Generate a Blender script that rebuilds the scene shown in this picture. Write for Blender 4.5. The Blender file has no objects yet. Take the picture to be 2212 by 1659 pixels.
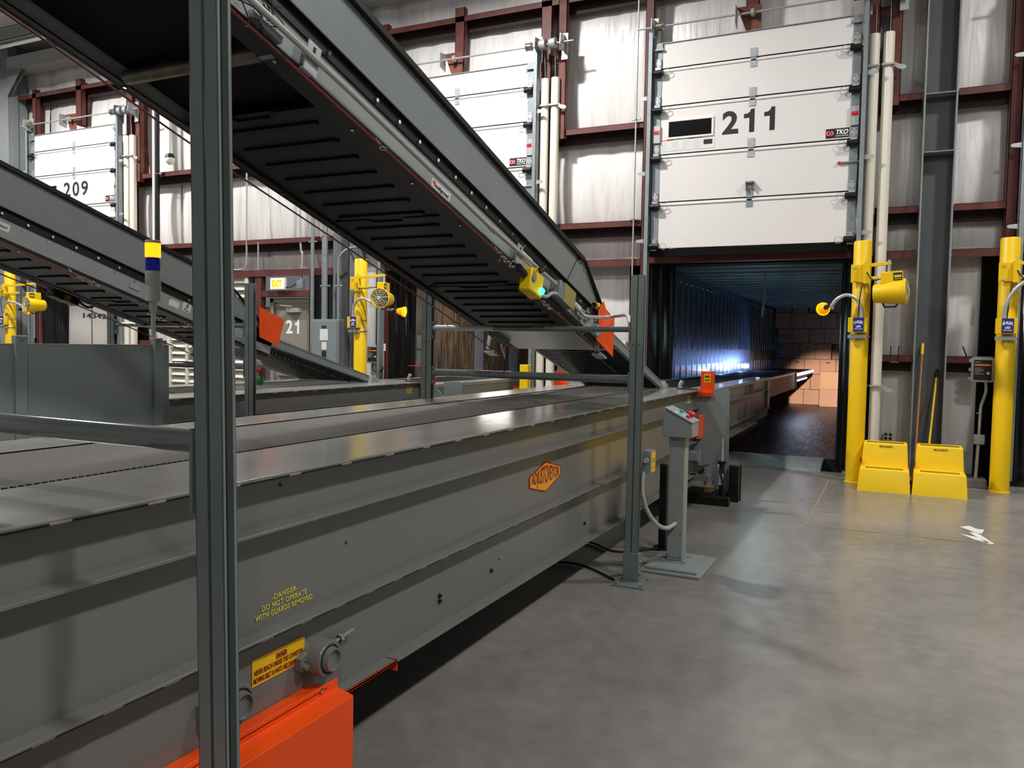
import bpy, bmesh, math, random
from mathutils import Vector, Matrix
random.seed(7)
S = bpy.context.scene
COL = S.collection
PI = math.pi
V = Vector
# ------------------------------------------------------------------ materials
def lin(h):
    h = h.lstrip('#'); c = [int(h[i:i+2], 16) / 255 for i in (0, 2, 4)]
    return tuple(x / 12.92 if x <= .04045 else ((x + .055) / 1.055) ** 2.4 for x in c) + (1,)
MATS = {}
def mat(name, col, rough=.5, metal=0., noise=0., scale=4., bump=0., bscale=None, stretch=(1, 1, 1), spec=.5, rvar=0., emit=None, estr=0., detail=4, coat=0., dark=None):
    if name in MATS: return MATS[name]
    m = bpy.data.materials.new(name); m.use_nodes = True
    nt = m.node_tree; b = nt.nodes['Principled BSDF']
    c = lin(col) if isinstance(col, str) else tuple(col) + (1,)
    b.inputs['Base Color'].default_value = c
    b.inputs['Roughness'].default_value = rough
    b.inputs['Metallic'].default_value = metal
    b.inputs['Specular IOR Level'].default_value = spec
    if coat: b.inputs['Coat Weight'].default_value = coat; b.inputs['Coat Roughness'].default_value = .12
    if emit is not None:
        b.inputs['Emission Color'].default_value = lin(emit); b.inputs['Emission Strength'].default_value = estr
    if noise or bump or rvar:
        tc = nt.nodes.new('ShaderNodeTexCoord'); mp = nt.nodes.new('ShaderNodeMapping')
        mp.inputs['Scale'].default_value = stretch
        nt.links.new(tc.outputs['Object'], mp.inputs['Vector'])
        n = nt.nodes.new('ShaderNodeTexNoise'); n.inputs['Scale'].default_value = scale; n.inputs['Detail'].default_value = detail
        nt.links.new(mp.outputs[0], n.inputs['Vector'])
        if noise:
            r = nt.nodes.new('ShaderNodeValToRGB')
            d = lin(dark) if dark else tuple(x * (1 - noise) for x in c[:3]) + (1,)
            r.color_ramp.elements[0].position = .3; r.color_ramp.elements[0].color = d
            r.color_ramp.elements[1].position = .7; r.color_ramp.elements[1].color = tuple(min(1, x * (1 + noise * .35)) for x in c[:3]) + (1,)
            nt.links.new(n.outputs['Fac'], r.inputs['Fac']); nt.links.new(r.outputs['Color'], b.inputs['Base Color'])
        if rvar:
            mr = nt.nodes.new('ShaderNodeMapRange'); mr.inputs['To Min'].default_value = max(.02, rough - rvar); mr.inputs['To Max'].default_value = rough + rvar
            nt.links.new(n.outputs['Fac'], mr.inputs['Value']); nt.links.new(mr.outputs[0], b.inputs['Roughness'])
        if bump:
            n2 = n
            if bscale:
                n2 = nt.nodes.new('ShaderNodeTexNoise'); n2.inputs['Scale'].default_value = bscale; n2.inputs['Detail'].default_value = 6
                nt.links.new(mp.outputs[0], n2.inputs['Vector'])
            bp = nt.nodes.new('ShaderNodeBump'); bp.inputs['Strength'].default_value = bump; bp.inputs['Distance'].default_value = .02
            nt.links.new(n2.outputs['Fac'], bp.inputs['Height']); nt.links.new(bp.outputs[0], b.inputs['Normal'])
    MATS[name] = m
    return m
M_GRAY = mat('conveyor_gray_paint', '#6e6e6a', .26, noise=.04, scale=1.3, spec=.6)
M_DECK = mat('deck_gray_paint', '#8b8a82', .2, noise=.28, scale=2.2, spec=.6, rvar=.1, stretch=(1, .35, 1), detail=8)
M_POST = mat('post_dark_gray_paint', '#727b78', .33, noise=.14, scale=3, spec=.5, rvar=.05)
M_INC = mat('incline_gray_paint', '#838a89', .38, noise=.06, scale=5)
M_BARR = mat('barrier_gray_paint', '#98a19e', .4, noise=.05, scale=5)
M_INCS = mat('incline_side_gray', '#989d9c', .36, noise=.06, scale=5)
M_TUBE = mat('gloss_rail_paint', '#5f6665', .12, spec=.8, coat=1.)
M_BLACK = mat('black_steel', '#101010', .45, noise=.2, scale=6, spec=.4)
M_RUB = mat('black_rubber', '#070707', .8, spec=.15)
M_PAN = mat('black_ribbed_pan', '#121110', .5, noise=.15, scale=8, spec=.4)
M_RIDGE = mat('pan_ridge_black', '#0b0b0b', .5, spec=.3)
M_BELT = mat('belt_fabric', '#64615e', .85, noise=.2, scale=160, bump=.25, bscale=420, spec=.2)
M_BELTD = mat('belt_dark', '#060606', .7, spec=.2)
M_ROLL = mat('roller_black_steel', '#1d1e20', .16, metal=.6, spec=.7)
M_ROLLS = mat('roller_worn_steel', '#8d8673', .35, metal=.8, noise=.3, scale=14)
M_OR = mat('safety_orange', '#f4500c', .35, noise=.04, scale=3)
M_ORD = mat('orange_red_paint', '#d93a0c', .4)
M_YEL = mat('safety_yellow_paint', '#efc40a', .38, noise=.05, scale=3, spec=.4)
M_YPL = mat('yellow_plastic', '#f6cb08', .42, noise=.04, scale=6)
M_ZINC = mat('zinc_plated', '#b4b8ba', .45, metal=.45, noise=.12, scale=20)
M_GALV = mat('galvanized_steel', '#8f979b', .5, metal=.4, noise=.15, scale=12)
M_CHROME = mat('bright_bolt', '#e2e4e6', .12, metal=1.)
M_COND = mat('conduit_steel', '#bfc1bf', .34, metal=.35, noise=.06, scale=10)
M_RED = mat('red_oxide_steel', '#66302a', .55, noise=.2, scale=3, dark='#4d211c')
M_RED_SHADE = mat('red_oxide_web_shade', '#2c1512', .7)  # darker copy of the girt red, shade painted into the recessed web
M_RUST = mat('rusty_steel', '#744031', .65, noise=.4, scale=5, dark='#4a2219')
M_DOOR = mat('door_panel_white', '#e4dfdc', .5, noise=.02, scale=2, bump=.06, bscale=90)
M_WHITE = mat('white_paint', '#e8e6e0', .45)
M_CREAM = mat('cream_plastic_tube', '#e9e2d3', .36, noise=.07, scale=2.5, stretch=(1, 1, .3))
M_BOARD = mat('pale_liner_board', '#cfcac4', .4, noise=.08, scale=2)
M_CURT = mat('black_vinyl_curtain', '#121212', .28, noise=.2, scale=6, bump=.6, bscale=5, stretch=(5, 5, .4))
M_INK = mat('black_lettering', '#1c1c1e', .6, noise=.35, scale=60)
M_INKB = mat('black_print', '#141414', .6)
M_INKR = mat('dark_red_print', '#8a1b0c', .6)
M_INKY = mat('yellow_stencil_paint', '#d8cf4a', .6)
M_INKW = mat('white_print', '#f4f4f4', .5)
M_LOGO = mat('logo_amber', '#f3a22f', .45)
M_REDP = mat('red_print', '#c8201a', .45)
M_SIGN = mat('yellow_sign_film', '#eebc14', .4)
M_BLUE = mat('navy_label', '#1c2480', .4)
M_LABEL = mat('white_label_film', '#dfdedb', .4)
M_GLASSB = mat('dark_window_pane', '#030303', .5, spec=.1)
M_CABLE = mat('red_pull_cable', '#7e1f1f', .4)
M_CORD = mat('black_cord', '#111111', .5)
M_CARD = mat('cardboard', '#c39a80', .75, noise=.08, scale=3)
M_CARDL = mat('plain_tan_cardboard', '#c99f78', .75)
M_CARDD = mat('cardboard_slot', '#2a1a12', .9)
M_TAPE = mat('box_seam', '#7d5338', .8)
M_CFLOOR = mat('trailer_floor_wood', '#26262a', .38, noise=.6, scale=3, stretch=(6, .6, 1), bump=.35, bscale=9, rvar=.18, detail=8)
M_TWALL = mat('trailer_liner_metal', '#31424c', .3, metal=.35, noise=.35, scale=2.4, rvar=.12)
M_TROOF = mat('trailer_roof_metal', '#7f9aa2', .4, metal=.3, noise=.25, scale=2)
M_RIB = mat('trailer_seam_metal', '#93a6af', .28, metal=.6)
M_SCUFF = mat('trailer_scuff_band', '#4a4444', .42, noise=.4, scale=5)
M_LEVEL = mat('dock_plate_steel', '#8e9694', .45, metal=.3, noise=.18, scale=20, bump=.3, bscale=60)
M_PED = mat('pedestal_gray_paint', '#8c9391', .36, noise=.05)
M_BOXG = mat('control_box_gray', '#9aa19e', .4)
M_OLIVE = mat('olive_cover', '#a0925a', .4)
M_BRASS = mat('brass_fitting', '#c39a4a', .25, metal=.9)
M_BRZ = mat('broom_wood', '#b97a4c', .5, noise=.2, scale=6)
M_COLM = mat('column_gray_primer', '#868b8d', .5, noise=.12, scale=3)
M_COLD = mat('web_shade_trough_gray', '#55585a', .55, noise=.15, scale=3)  # column gray with recess shade painted in for the web; plain on the trough
M_DOORT = mat('taupe_door_paint', '#8e877a', .45, noise=.05)
M_PANELB = mat('electrical_gray', '#7e878c', .4)
M_LOUV = mat('louver_cream', '#d9d6c8', .4)
M_DKBLUE = mat('blue_lens', '#10106e', .15, emit='#10108a', estr=.15)
M_LAMPG = mat('beacon_gray_plastic', '#b5b3aa', .45)
M_AMB = mat('amber_lens_lit', '#ff9a10', .3, emit='#ff7a08', estr=3.6)
M_AMB2 = mat('amber_lens_dim', '#ffc400', .3, emit='#ffb400', estr=2.2)
M_GRN = mat('green_lamp_lit', '#20e090', .3, emit='#24f0a0', estr=7)
M_EXIT = mat('exit_face_lit', '#fff2d8', .4, emit='#ffe9c4', estr=1.5)
M_EXITL = mat('exit_letters_lit', '#e8b800', .4, emit='#ffb800', estr=.7)
M_LED = mat('led_strip_lit', '#dfe6ff', .3, emit='#cfdcff', estr=14)
M_DLAMP = mat('dock_lamp_lit', '#ffc800', .3, emit='#ffc000', estr=3)
M_DSHADE = mat('amber_shade', '#f2a800', .3, emit='#ff9c00', estr=.55)
M_CAGE = mat('fan_guard_wire', '#d3d8b8', .3, metal=.4)
M_FANB = mat('fan_blade_gray', '#5f675f', .4)
M_CURB = mat('curb_concrete', '#6f706d', .7, noise=.2, scale=5)
M_DKRED = mat('dark_doorway', '#0a0908', .9)
M_TEALB = mat('teal_button', '#2fa9a4', .35)
M_REDB = mat('red_button', '#d3262a', .3)
M_ROOF = mat('roof_deck_metal', '#bdbdb6', .5, noise=.2, scale=2, stretch=(1, 6, 1))
M_PURL = mat('purlin_gray', '#a9abaa', .5)
M_MARK = mat('white_floor_mark', '#d5d5d0', .6)
M_JOINT = mat('floor_joint_filler', '#8b7a52', .8)
M_RLENS = mat('red_reflector', '#b3241c', .3)
M_GSIGN = mat('green_bottle', '#2e8a4a', .4)

def liner_mat():
    m = bpy.data.materials.new('insulation_vinyl'); m.use_nodes = True; nt = m.node_tree; b = nt.nodes['Principled BSDF']
    N = nt.nodes.new; L = nt.links.new
    tc = N('ShaderNodeTexCoord'); mp = N('ShaderNodeMapping'); mp.inputs['Scale'].default_value = (4.2, 1, .5); mp.inputs['Rotation'].default_value = (0, .12, 0)
    L(tc.outputs['Object'], mp.inputs[0])
    n = N('ShaderNodeTexNoise'); n.inputs['Scale'].default_value = 1.6; n.inputs['Detail'].default_value = 7; n.inputs['Distortion'].default_value = .8
    L(mp.outputs[0], n.inputs['Vector'])
    bp = N('ShaderNodeBump'); bp.inputs['Strength'].default_value = .38; bp.inputs['Distance'].default_value = .06
    L(n.outputs['Fac'], bp.inputs['Height']); L(bp.outputs[0], b.inputs['Normal'])
    r = N('ShaderNodeValToRGB'); r.color_ramp.elements[0].color = lin('#dad6d2'); r.color_ramp.elements[1].color = lin('#eeebe8')
    r.color_ramp.elements[0].position = .25; r.color_ramp.elements[1].position = .6
    L(n.outputs['Fac'], r.inputs[0]); L(r.outputs[0], b.inputs['Base Color'])
    b.inputs['Roughness'].default_value = .27
    return m
M_LINER = liner_mat()

def floor_mat():
    m = bpy.data.materials.new('polished_concrete'); m.use_nodes = True; nt = m.node_tree; b = nt.nodes['Principled BSDF']
    N = nt.nodes.new; L = nt.links.new
    tc = N('ShaderNodeTexCoord')
    n1 = N('ShaderNodeTexNoise'); n1.inputs['Scale'].default_value = .55; n1.inputs['Detail'].default_value = 6; n1.inputs['Roughness'].default_value = .6
    n2 = N('ShaderNodeTexNoise'); n2.inputs['Scale'].default_value = 9; n2.inputs['Detail'].default_value = 9
    n3 = N('ShaderNodeTexNoise'); n3.inputs['Scale'].default_value = 140; n3.inputs['Detail'].default_value = 3
    for n in (n1, n2, n3): L(tc.outputs['Object'], n.inputs['Vector'])
    r = N('ShaderNodeValToRGB'); e = r.color_ramp.elements
    e[0].position = .32; e[0].color = lin('#767370'); e[1].position = .68; e[1].color = lin('#95918b')
    L(n1.outputs['Fac'], r.inputs[0])
    r2 = N('ShaderNodeValToRGB'); r2.color_ramp.elements[0].color = (.76, .76, .76, 1); r2.color_ramp.elements[1].color = (1.08, 1.08, 1.08, 1)
    r2.color_ramp.elements[0].position = .3; r2.color_ramp.elements[1].position = .7
    L(n2.outputs['Fac'], r2.inputs[0])
    mx = N('ShaderNodeMix'); mx.data_type = 'RGBA'; mx.blend_type = 'MULTIPLY'; mx.inputs[0].default_value = .7
    L(r.outputs[0], mx.inputs[6]); L(r2.outputs[0], mx.inputs[7])
    r3 = N('ShaderNodeValToRGB'); r3.color_ramp.elements[0].color = (.8, .8, .8, 1); r3.color_ramp.elements[0].position = .35; r3.color_ramp.elements[1].position = .6
    L(n3.outputs['Fac'], r3.inputs[0])
    mx2 = N('ShaderNodeMix'); mx2.data_type = 'RGBA'; mx2.blend_type = 'MULTIPLY'; mx2.inputs[0].default_value = .5
    L(mx.outputs[2], mx2.inputs[6]); L(r3.outputs[0], mx2.inputs[7])
    L(mx2.outputs[2], b.inputs['Base Color'])
    mr = N('ShaderNodeMapRange'); mr.inputs['To Min'].default_value = .17; mr.inputs['To Max'].default_value = .4
    L(n1.outputs['Fac'], mr.inputs[0]); L(mr.outputs[0], b.inputs['Roughness'])
    bp = N('ShaderNodeBump'); bp.inputs['Strength'].default_value = .08; bp.inputs['Distance'].default_value = .01
    L(n2.outputs['Fac'], bp.inputs['Height']); L(bp.outputs[0], b.inputs['Normal'])
    return m
M_FLOOR = floor_mat()

def plank_mat():
    m = bpy.data.materials.new('worn_trailer_planks'); m.use_nodes = True; nt = m.node_tree; b = nt.nodes['Principled BSDF']
    N = nt.nodes.new; L = nt.links.new
    tc = N('ShaderNodeTexCoord'); mp = N('ShaderNodeMapping'); mp.inputs['Scale'].default_value = (1, 9, 1.1)
    L(tc.outputs['Object'], mp.inputs[0])
    n = N('ShaderNodeTexNoise'); n.inputs['Scale'].default_value = 1.5; n.inputs['Detail'].default_value = 8; n.inputs['Distortion'].default_value = 1.2
    L(mp.outputs[0], n.inputs['Vector'])
    r = N('ShaderNodeValToRGB'); e = r.color_ramp.elements
    e[0].position = .3; e[0].color = lin('#3b2e26'); e[1].position = .72; e[1].color = lin('#9c856f')
    L(n.outputs['Fac'], r.inputs[0]); L(r.outputs[0], b.inputs['Base Color']); b.inputs['Roughness'].default_value = .55
    return m
M_PLANK = plank_mat()

# ------------------------------------------------------------------ geometry
class G:
    def __init__(s): s.v = []; s.f = []; s.mi = []; s.sm = []
    def add(s, vs, fs, mi=0, smooth=False):
        o = len(s.v); s.v += [tuple(p) for p in vs]
        for f in fs:
            s.f.append([i + o for i in f]); s.mi.append(mi); s.sm.append(smooth)
        return s
    def box(s, x0, x1, y0, y1, z0, z1, mi=0, mx=None):
        vs = [V((x, y, z)) for z in (z0, z1) for y in (y0, y1) for x in (x0, x1)]
        if mx is not None: vs = [mx @ p for p in vs]
        return s.add(vs, [(0, 2, 3, 1), (4, 5, 7, 6), (0, 1, 5, 4), (2, 6, 7, 3), (0, 4, 6, 2), (1, 3, 7, 5)], mi)
    def prism(s, pts, vec, mi=0):
        n = len(pts); a = [V(p) for p in pts]; b = [p + V(vec) for p in a]
        return s.add(a + b, [tuple(range(n - 1, -1, -1)), tuple(range(n, 2 * n))] + [(i, (i + 1) % n, n + (i + 1) % n, n + i) for i in range(n)], mi)
    def tube(s, pts, r, seg=12, mi=0, caps=True):
        pts = [V(p) for p in pts]; rs = r if isinstance(r, (list, tuple)) else [r] * len(pts)
        vs = []; t0 = (pts[1] - pts[0]).normalized()
        n = t0.orthogonal().normalized()
        for i, p in enumerate(pts):
            if i == 0: t = t0
            elif i == len(pts) - 1: t = (pts[-1] - pts[-2]).normalized()
            else: t = ((pts[i + 1] - p).normalized() + (p - pts[i - 1]).normalized()).normalized()
            n = (n - t * n.dot(t)).normalized(); bn = t.cross(n)
            vs += [p + (n * math.cos(2 * PI * k / seg) + bn * math.sin(2 * PI * k / seg)) * rs[i] for k in range(seg)]
        fs = [(i * seg + k, i * seg + (k + 1) % seg, (i + 1) * seg + (k + 1) % seg, (i + 1) * seg + k) for i in range(len(pts) - 1) for k in range(seg)]
        s.add(vs, fs, mi, True)
        if caps:
            m = len(pts) - 1
            s.add(vs[:seg], [tuple(range(seg - 1, -1, -1))], mi); s.add(vs[m * seg:], [tuple(range(seg))], mi)
        return s
    def lathe(s, prof, org, axis=(0, 0, 1), seg=20, mi=0):
        ax = V(axis).normalized(); u = ax.orthogonal().normalized(); w = ax.cross(u); o = V(org)
        vs = []
        for r, h in prof: vs += [o + ax * h + (u * math.cos(2 * PI * k / seg) + w * math.sin(2 * PI * k / seg)) * max(r, 1e-5) for k in range(seg)]
        fs = [(i * seg + k, i * seg + (k + 1) % seg, (i + 1) * seg + (k + 1) % seg, (i + 1) * seg + k) for i in range(len(prof) - 1) for k in range(seg)]
        return s.add(vs, fs, mi, True)
    def torus(s, c, axis, R, r, seg=20, ps=8, mi=0, a0=0, a1=2 * PI):
        ax = V(axis).normalized(); u = ax.orthogonal().normalized(); w = ax.cross(u); c = V(c)
        full = abs(a1 - a0 - 2 * PI) < 1e-6
        pts = [c + (u * math.cos(a0 + (a1 - a0) * k / seg) + w * math.sin(a0 + (a1 - a0) * k / seg)) * R for k in range(seg + 1)]
        return s.tube(pts, r, ps, mi, not full)
    def sphere(s, c, r, mi=0, seg=12):
        n = seg // 2
        return s.lathe([(r * math.sin(PI * i / n), -r * math.cos(PI * i / n)) for i in range(n + 1)], c, (0, 0, 1), seg, mi)
    def quad(s, a, b, c, d, mi=0): return s.add([a, b, c, d], [(0, 1, 2, 3)], mi)
ORG = {}
def tag(o, label=None, cat=None, group=None, kind=None):
    if label: o['label'] = label
    if cat: o['category'] = cat
    if group: o['group'] = group
    if kind: o['kind'] = kind
    return o
def T(name, label, cat, loc, group=None, kind=None):
    o = bpy.data.objects.new(name, None); COL.objects.link(o); o.location = loc; o.empty_display_size = .1
    ORG[o.name] = V(loc); return tag(o, label, cat, group, kind)
def build(g, name, mats, parent=None, loc=None, bev=0., label=None, cat=None, group=None, kind=None, mx=None, smooth=False):
    """world-space geometry -> one mesh object; origin at its thing's base"""
    if not isinstance(mats, (list, tuple)): mats = [mats]
    org = ORG[parent.name] if parent is not None else V(loc if loc is not None else (0, 0, 0))
    me = bpy.data.meshes.new(name)
    vs = [V(p) for p in g.v]
    if mx is not None: vs = [mx @ p for p in vs]
    me.from_pydata([p - org for p in vs], [], g.f)
    for m in mats: me.materials.append(m)
    me.polygons.foreach_set('material_index', g.mi)
    me.polygons.foreach_set('use_smooth', [True] * len(g.f) if smooth else g.sm)
    me.update()
    me.set_sharp_from_angle(angle=.75)
    bm = bmesh.new(); bm.from_mesh(me); bmesh.ops.recalc_face_normals(bm, faces=bm.faces); bm.to_mesh(me); bm.free()
    o = bpy.data.objects.new(name, me); COL.objects.link(o)
    if parent is not None: o.parent = parent
    else: o.location = org
    ORG[o.name] = org
    if bev:
        b = o.modifiers.new('edge', 'BEVEL'); b.width = bev; b.segments = 2; b.limit_method = 'ANGLE'; b.angle_limit = .6
    return tag(o, label, cat, group, kind)
def copy_tree(o, parent=None):
    c = o.copy(); COL.objects.link(c); c.parent = parent
    for ch in list(o.children): copy_tree(ch, c)
    return c
def text(body, name, parent, org, xd, ud, mt, w=None, h=None, ext=.0012, fat=0., align='C', warp=None, space=1., label=None):
    cu = bpy.data.curves.new('t', 'FONT'); cu.body = body; cu.size = 1; cu.extrude = 0.001; cu.offset = fat; cu.space_character = space
    cu.align_x = 'CENTER'; cu.resolution_u = 3; cu.space_line = 1.05
    t = bpy.data.objects.new('t', cu); COL.objects.link(t)
    dg = bpy.context.evaluated_depsgraph_get(); dg.update()
    me = bpy.data.meshes.new_from_object(t.evaluated_get(dg))
    bpy.data.objects.remove(t); bpy.data.curves.remove(cu)
    xs = [v.co.x for v in me.vertices]; ys = [v.co.y for v in me.vertices]
    cx, cy = (min(xs) + max(xs)) / 2, (min(ys) + max(ys)) / 2; W, H = max(xs) - min(xs), max(ys) - min(ys)
    sx = (w / W) if w else (h / H); sy = (h / H) if h else sx
    xd, ud = V(xd).normalized(), V(ud).normalized(); nd = xd.cross(ud); o3 = V(org); base = ORG[parent.name]
    for v in me.vertices:
        x, y = (v.co.x - cx) * sx, (v.co.y - cy) * sy
        if warp: x, y = warp(x, y)
        v.co = o3 + xd * x + ud * y + nd * (ext if v.co.z > 0 else 0) - base
    me.materials.append(mt); me.name = name
    o = bpy.data.objects.new(name, me); COL.objects.link(o); o.parent = parent; ORG[o.name] = base
    return tag(o, label)
def bez(p0, p1, p2, p3, n=12):
    p0, p1, p2, p3 = map(V, (p0, p1, p2, p3)); out = []
    for i in range(n + 1):
        t = i / n; u = 1 - t
        out.append(p0 * u ** 3 + p1 * 3 * u * u * t + p2 * 3 * u * t * t + p3 * t ** 3)
    return out
def smooth(pts, n=6):
    pts = [V(p) for p in pts]; P = [pts[0]] + pts + [pts[-1]]; out = []
    for i in range(1, len(P) - 2):
        a, b, c, d = P[i - 1], P[i], P[i + 1], P[i + 2]
        for k in range(n):
            t = k / n
            out.append(.5 * ((2 * b) + (c - a) * t + (2 * a - 5 * b + 4 * c - d) * t * t + (3 * b - a - 3 * c + d) * t ** 3))
    return out + [pts[-1]]
def bolt(name, parent, p, axis, r=.012, h=.01, m=None):
    g = G(); g.lathe([(0, h), (r * .9, h), (r, h * .6), (r, 0)], p, axis, 6); g.lathe([(r * 1.5, .002), (r * 1.5, 0)], p, axis, 10)
    return build(g, name, m or M_CHROME, parent)
# ------------------------------------------------------------------ camera (phone at eye height)
def camera():
    f, yaw, pitch, roll = 1736.2, math.radians(-25.39), math.radians(-2.833), math.radians(1.02)
    c, s = math.cos, math.sin
    fwd = V((s(yaw) * c(pitch), c(yaw) * c(pitch), s(pitch))); right = V((c(yaw), -s(yaw), 0)); up = right.cross(fwd)
    r2 = right * c(roll) + up * s(roll); u2 = up * c(roll) - right * s(roll)
    cd = bpy.data.cameras.new('camera'); cd.sensor_width = 36; cd.sensor_fit = 'HORIZONTAL'; cd.lens = 36 * f / 2212; cd.clip_start = .05; cd.clip_end = 200
    o = bpy.data.objects.new('camera', cd); COL.objects.link(o)
    b = -fwd
    o.matrix_world = Matrix(((r2.x, u2.x, b.x, 0), (r2.y, u2.y, b.y, 0), (r2.z, u2.z, b.z, 1.65), (0, 0, 0, 1)))
    S.camera = o
camera()
XD, YD, ZD = V((1, 0, 0)), V((0, 1, 0)), V((0, 0, 1))

def numeral_one(parent, c, w, h, m, name='door_numeral'):
    P_ = [(.52, 0), (1, 0), (1, 1), (.66, 1), (.55, .88), (.32, .81), (0, .80), (0, .62), (.52, .62)]
    g = G(); g.prism([(c[0] + (x - .5) * w, c[1], c[2] + (z - .5) * h) for x, z in P_], (0, -.0012, 0)); return build(g, name, m, parent)
# ================================================================== SETTING
DOORS = {'209': -15.47, '210': -6.40, '211': -1.85, '212': 2.70}
g = G(); g.box(-26, 10, -5, 11.62, -.3, 0)
fl = build(g, 'floor', M_FLOOR, kind='structure', label='polished gray concrete warehouse floor')
g = G(); g.box(-.70, -.682, 7.97, 10.9, .0005, .002); g.box(-.69, 3.5, 7.96, 7.975, .0005, .002)
build(g, 'trim_1', M_JOINT, kind='structure', label='tan filled saw cut joint in the concrete floor')

# --- insulated wall liner: pillows between the girts, openings left free
YW = 11.78
def pillow(g, x0, x1, z0, z1, b=.09, seed=0):
    nx, nz = max(4, int((x1 - x0) / .16)), 16
    rnd = random.Random(seed); ph = rnd.random() * 6
    vs = []
    for j in range(nz + 1):
        v = j / nz
        for i in range(nx + 1):
            u = i / nx; x = x0 + (x1 - x0) * u
            edge = min(1, 6 * min(u, 1 - u) + .25)
            d = b * math.sin(PI * v) ** .6 * edge
            d += .012 * math.sin(x * 9 + ph + 1.3 * math.sin(3 * v + ph)) * math.sin(PI * v) + .008 * math.sin(x * 23 + 5 * v + ph)
            vs.append((x, YW - d, z0 + (z1 - z0) * v))
    w = nx + 1
    g.add(vs, [(j * w + i, j * w + i + 1, (j + 1) * w + i + 1, (j + 1) * w + i) for j in range(nz) for i in range(nx)], 0, True)
g = G()
zb = [0, 1.52, 2.87, 3.42, 4.82, 6.77, 7.92]
cuts = [-26, -22.4, -17.75]
for d in ('209',): cuts += [DOORS[d] - 1.42, DOORS[d] + 1.42]
cuts += [-12.95, -10.7, -9.3, -8.7, -7.82, -4.98, -3.27, -.43, .4, 1.28, 4.12, 10]
k = 0
for a, b in zip(cuts[:-1], cuts[1:]):
    mid = (a + b) / 2
    isdoor = any(abs(mid - c) < .6 and b - a > 2.5 for c in DOORS.values())
    man = abs(mid + 10) < .3
    louv = abs(mid + 11.82) < .3
    for z0, z1 in zip(zb[:-1], zb[1:]):
        k += 1
        if isdoor and z1 < 3.0: continue
        if (man or louv) and z1 < 2.9: continue
        pillow(g, a, b, z0, z1, .04 if z1 < 3.5 else .09, k)
build(g, 'wall_back', M_LINER, kind='structure', label='dock wall lined with white insulation vinyl between steel girts')
g = G(); g.box(-26, 10, 11.95, 12.0, 3.0, 7.95); build(g, 'wall_back_cladding', M_PURL, kind='structure', label='outer wall cladding above the dock doors')
# ceiling: sloped deck and purlins
zr = lambda y: 7.93 + .06 * (12 - y)
g = G(); g.prism([(-26, 12, zr(12)), (-26, -5, zr(-5)), (-26, -5, zr(-5) + .1), (-26, 12, zr(12) + .1)], (36, 0, 0)); build(g, 'ceiling', M_ROOF, kind='structure', label='sloped metal roof deck')
for y in (10.85, 9.75, 8.6, 7.2, 5.8, 4.4, 2.6, .6, -1.6):
    z = zr(y) - .22
    g = G(); g.box(-26, 10, y - .04, y - .03, z, z + .21); g.box(-26, 10, y - .04, y + .03, z, z + .01); g.box(-26, 10, y - .1, y - .03, z + .2, z + .21)
    build(g, 'ceiling_purlin', M_PURL, kind='structure', label='gray roof purlin')
g = G(); g.tube([(-26, 10.45, 7.45), (-8.0, 10.45, 7.45)], .035, 12); build(g, 'hanging_roof_pipe', M_WHITE, loc=(-17, 10.45, 7.45), label='pale pipe running under the roof at the top left corner', cat='pipe')
g = G(); g.box(-17.5, 10, 11.2, 11.25, 7.38, 7.62); g.box(-17.5, 10, 11.2, 11.6, 7.35, 7.38)
build(g, 'trim_2', M_PURL, kind='structure', label='gray eave strut along the top of the wall')
# girts: horizontal web with a short front flange
def girt(x0, x1, z, flange=.085, lip=True, y=11.44, m=None):
    g = G(); g.box(x0, x1, y, 11.74, z - .008, z); g.box(x0, x1, y, y + .008, z - flange, z - .004)
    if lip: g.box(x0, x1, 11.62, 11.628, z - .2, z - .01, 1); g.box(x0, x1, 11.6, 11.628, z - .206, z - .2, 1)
    return build(g, 'wall_girt', [m or M_RED, M_RED_SHADE], kind='structure', label='red oxide steel wall girt')
bays = [(-26, -17.95), (-17.5, -8.9), (-8.45, .2), (.6, 8.9)]
for a, b in bays: girt(a, b, 6.86)
for a, b in ((-26, -17.95), (-17.5, DOORS['209'] - 1.5), (DOORS['209'] + 1.5, -8.9), (-8.45, DOORS['210'] - 1.5), (-4.86, -3.4), (-.3, .2), (.6, 1.15)):
    for z in (4.90, 3.49): girt(a, b, z)
    if a < -8 and b > -12: continue
    girt(a, b, 2.93, .1, False)
    girt(a, b, 1.60)
girt(-13.9, -8.9, 2.93, .12, False, y=11.42); girt(-13.9, -13.0, 1.6)
# building columns (wide flange, web parallel to the wall)
def column(x, label):
    t = T('building_column', label, 'column', (x, 11.45, 0), kind='structure')
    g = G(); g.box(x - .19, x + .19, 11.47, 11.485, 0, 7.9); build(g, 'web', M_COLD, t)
    for s in (-1, 1):
        g = G(); g.box(x + s * .175 - .009, x + s * .175 + .009, 11.27, 11.68, 0, 7.9); build(g, 'flange', M_COLM, t)
    for z in (4.82, 4.11):
        g = G(); g.box(x - .166, x + .166, 11.28, 11.47, z, z + .012); build(g, 'stiffener', M_COLM, t)
    g = G(); g.box(x - .25, x + .25, 11.2, 11.7, 0, .02); build(g, 'base_plate', M_COLM, t)
    return t
column(.40, 'gray steel building column behind the two yellow step stools')
column(-8.62, 'gray steel building column beside the numbered taupe door')
t = column(-17.72, 'gray steel building column at the far left with a knee bracket')
g = G(); g.box(-17.91, -17.53, 11.24, 11.262, 0, 7.9); build(g, 'face_plate', M_COLM, t)
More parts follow.
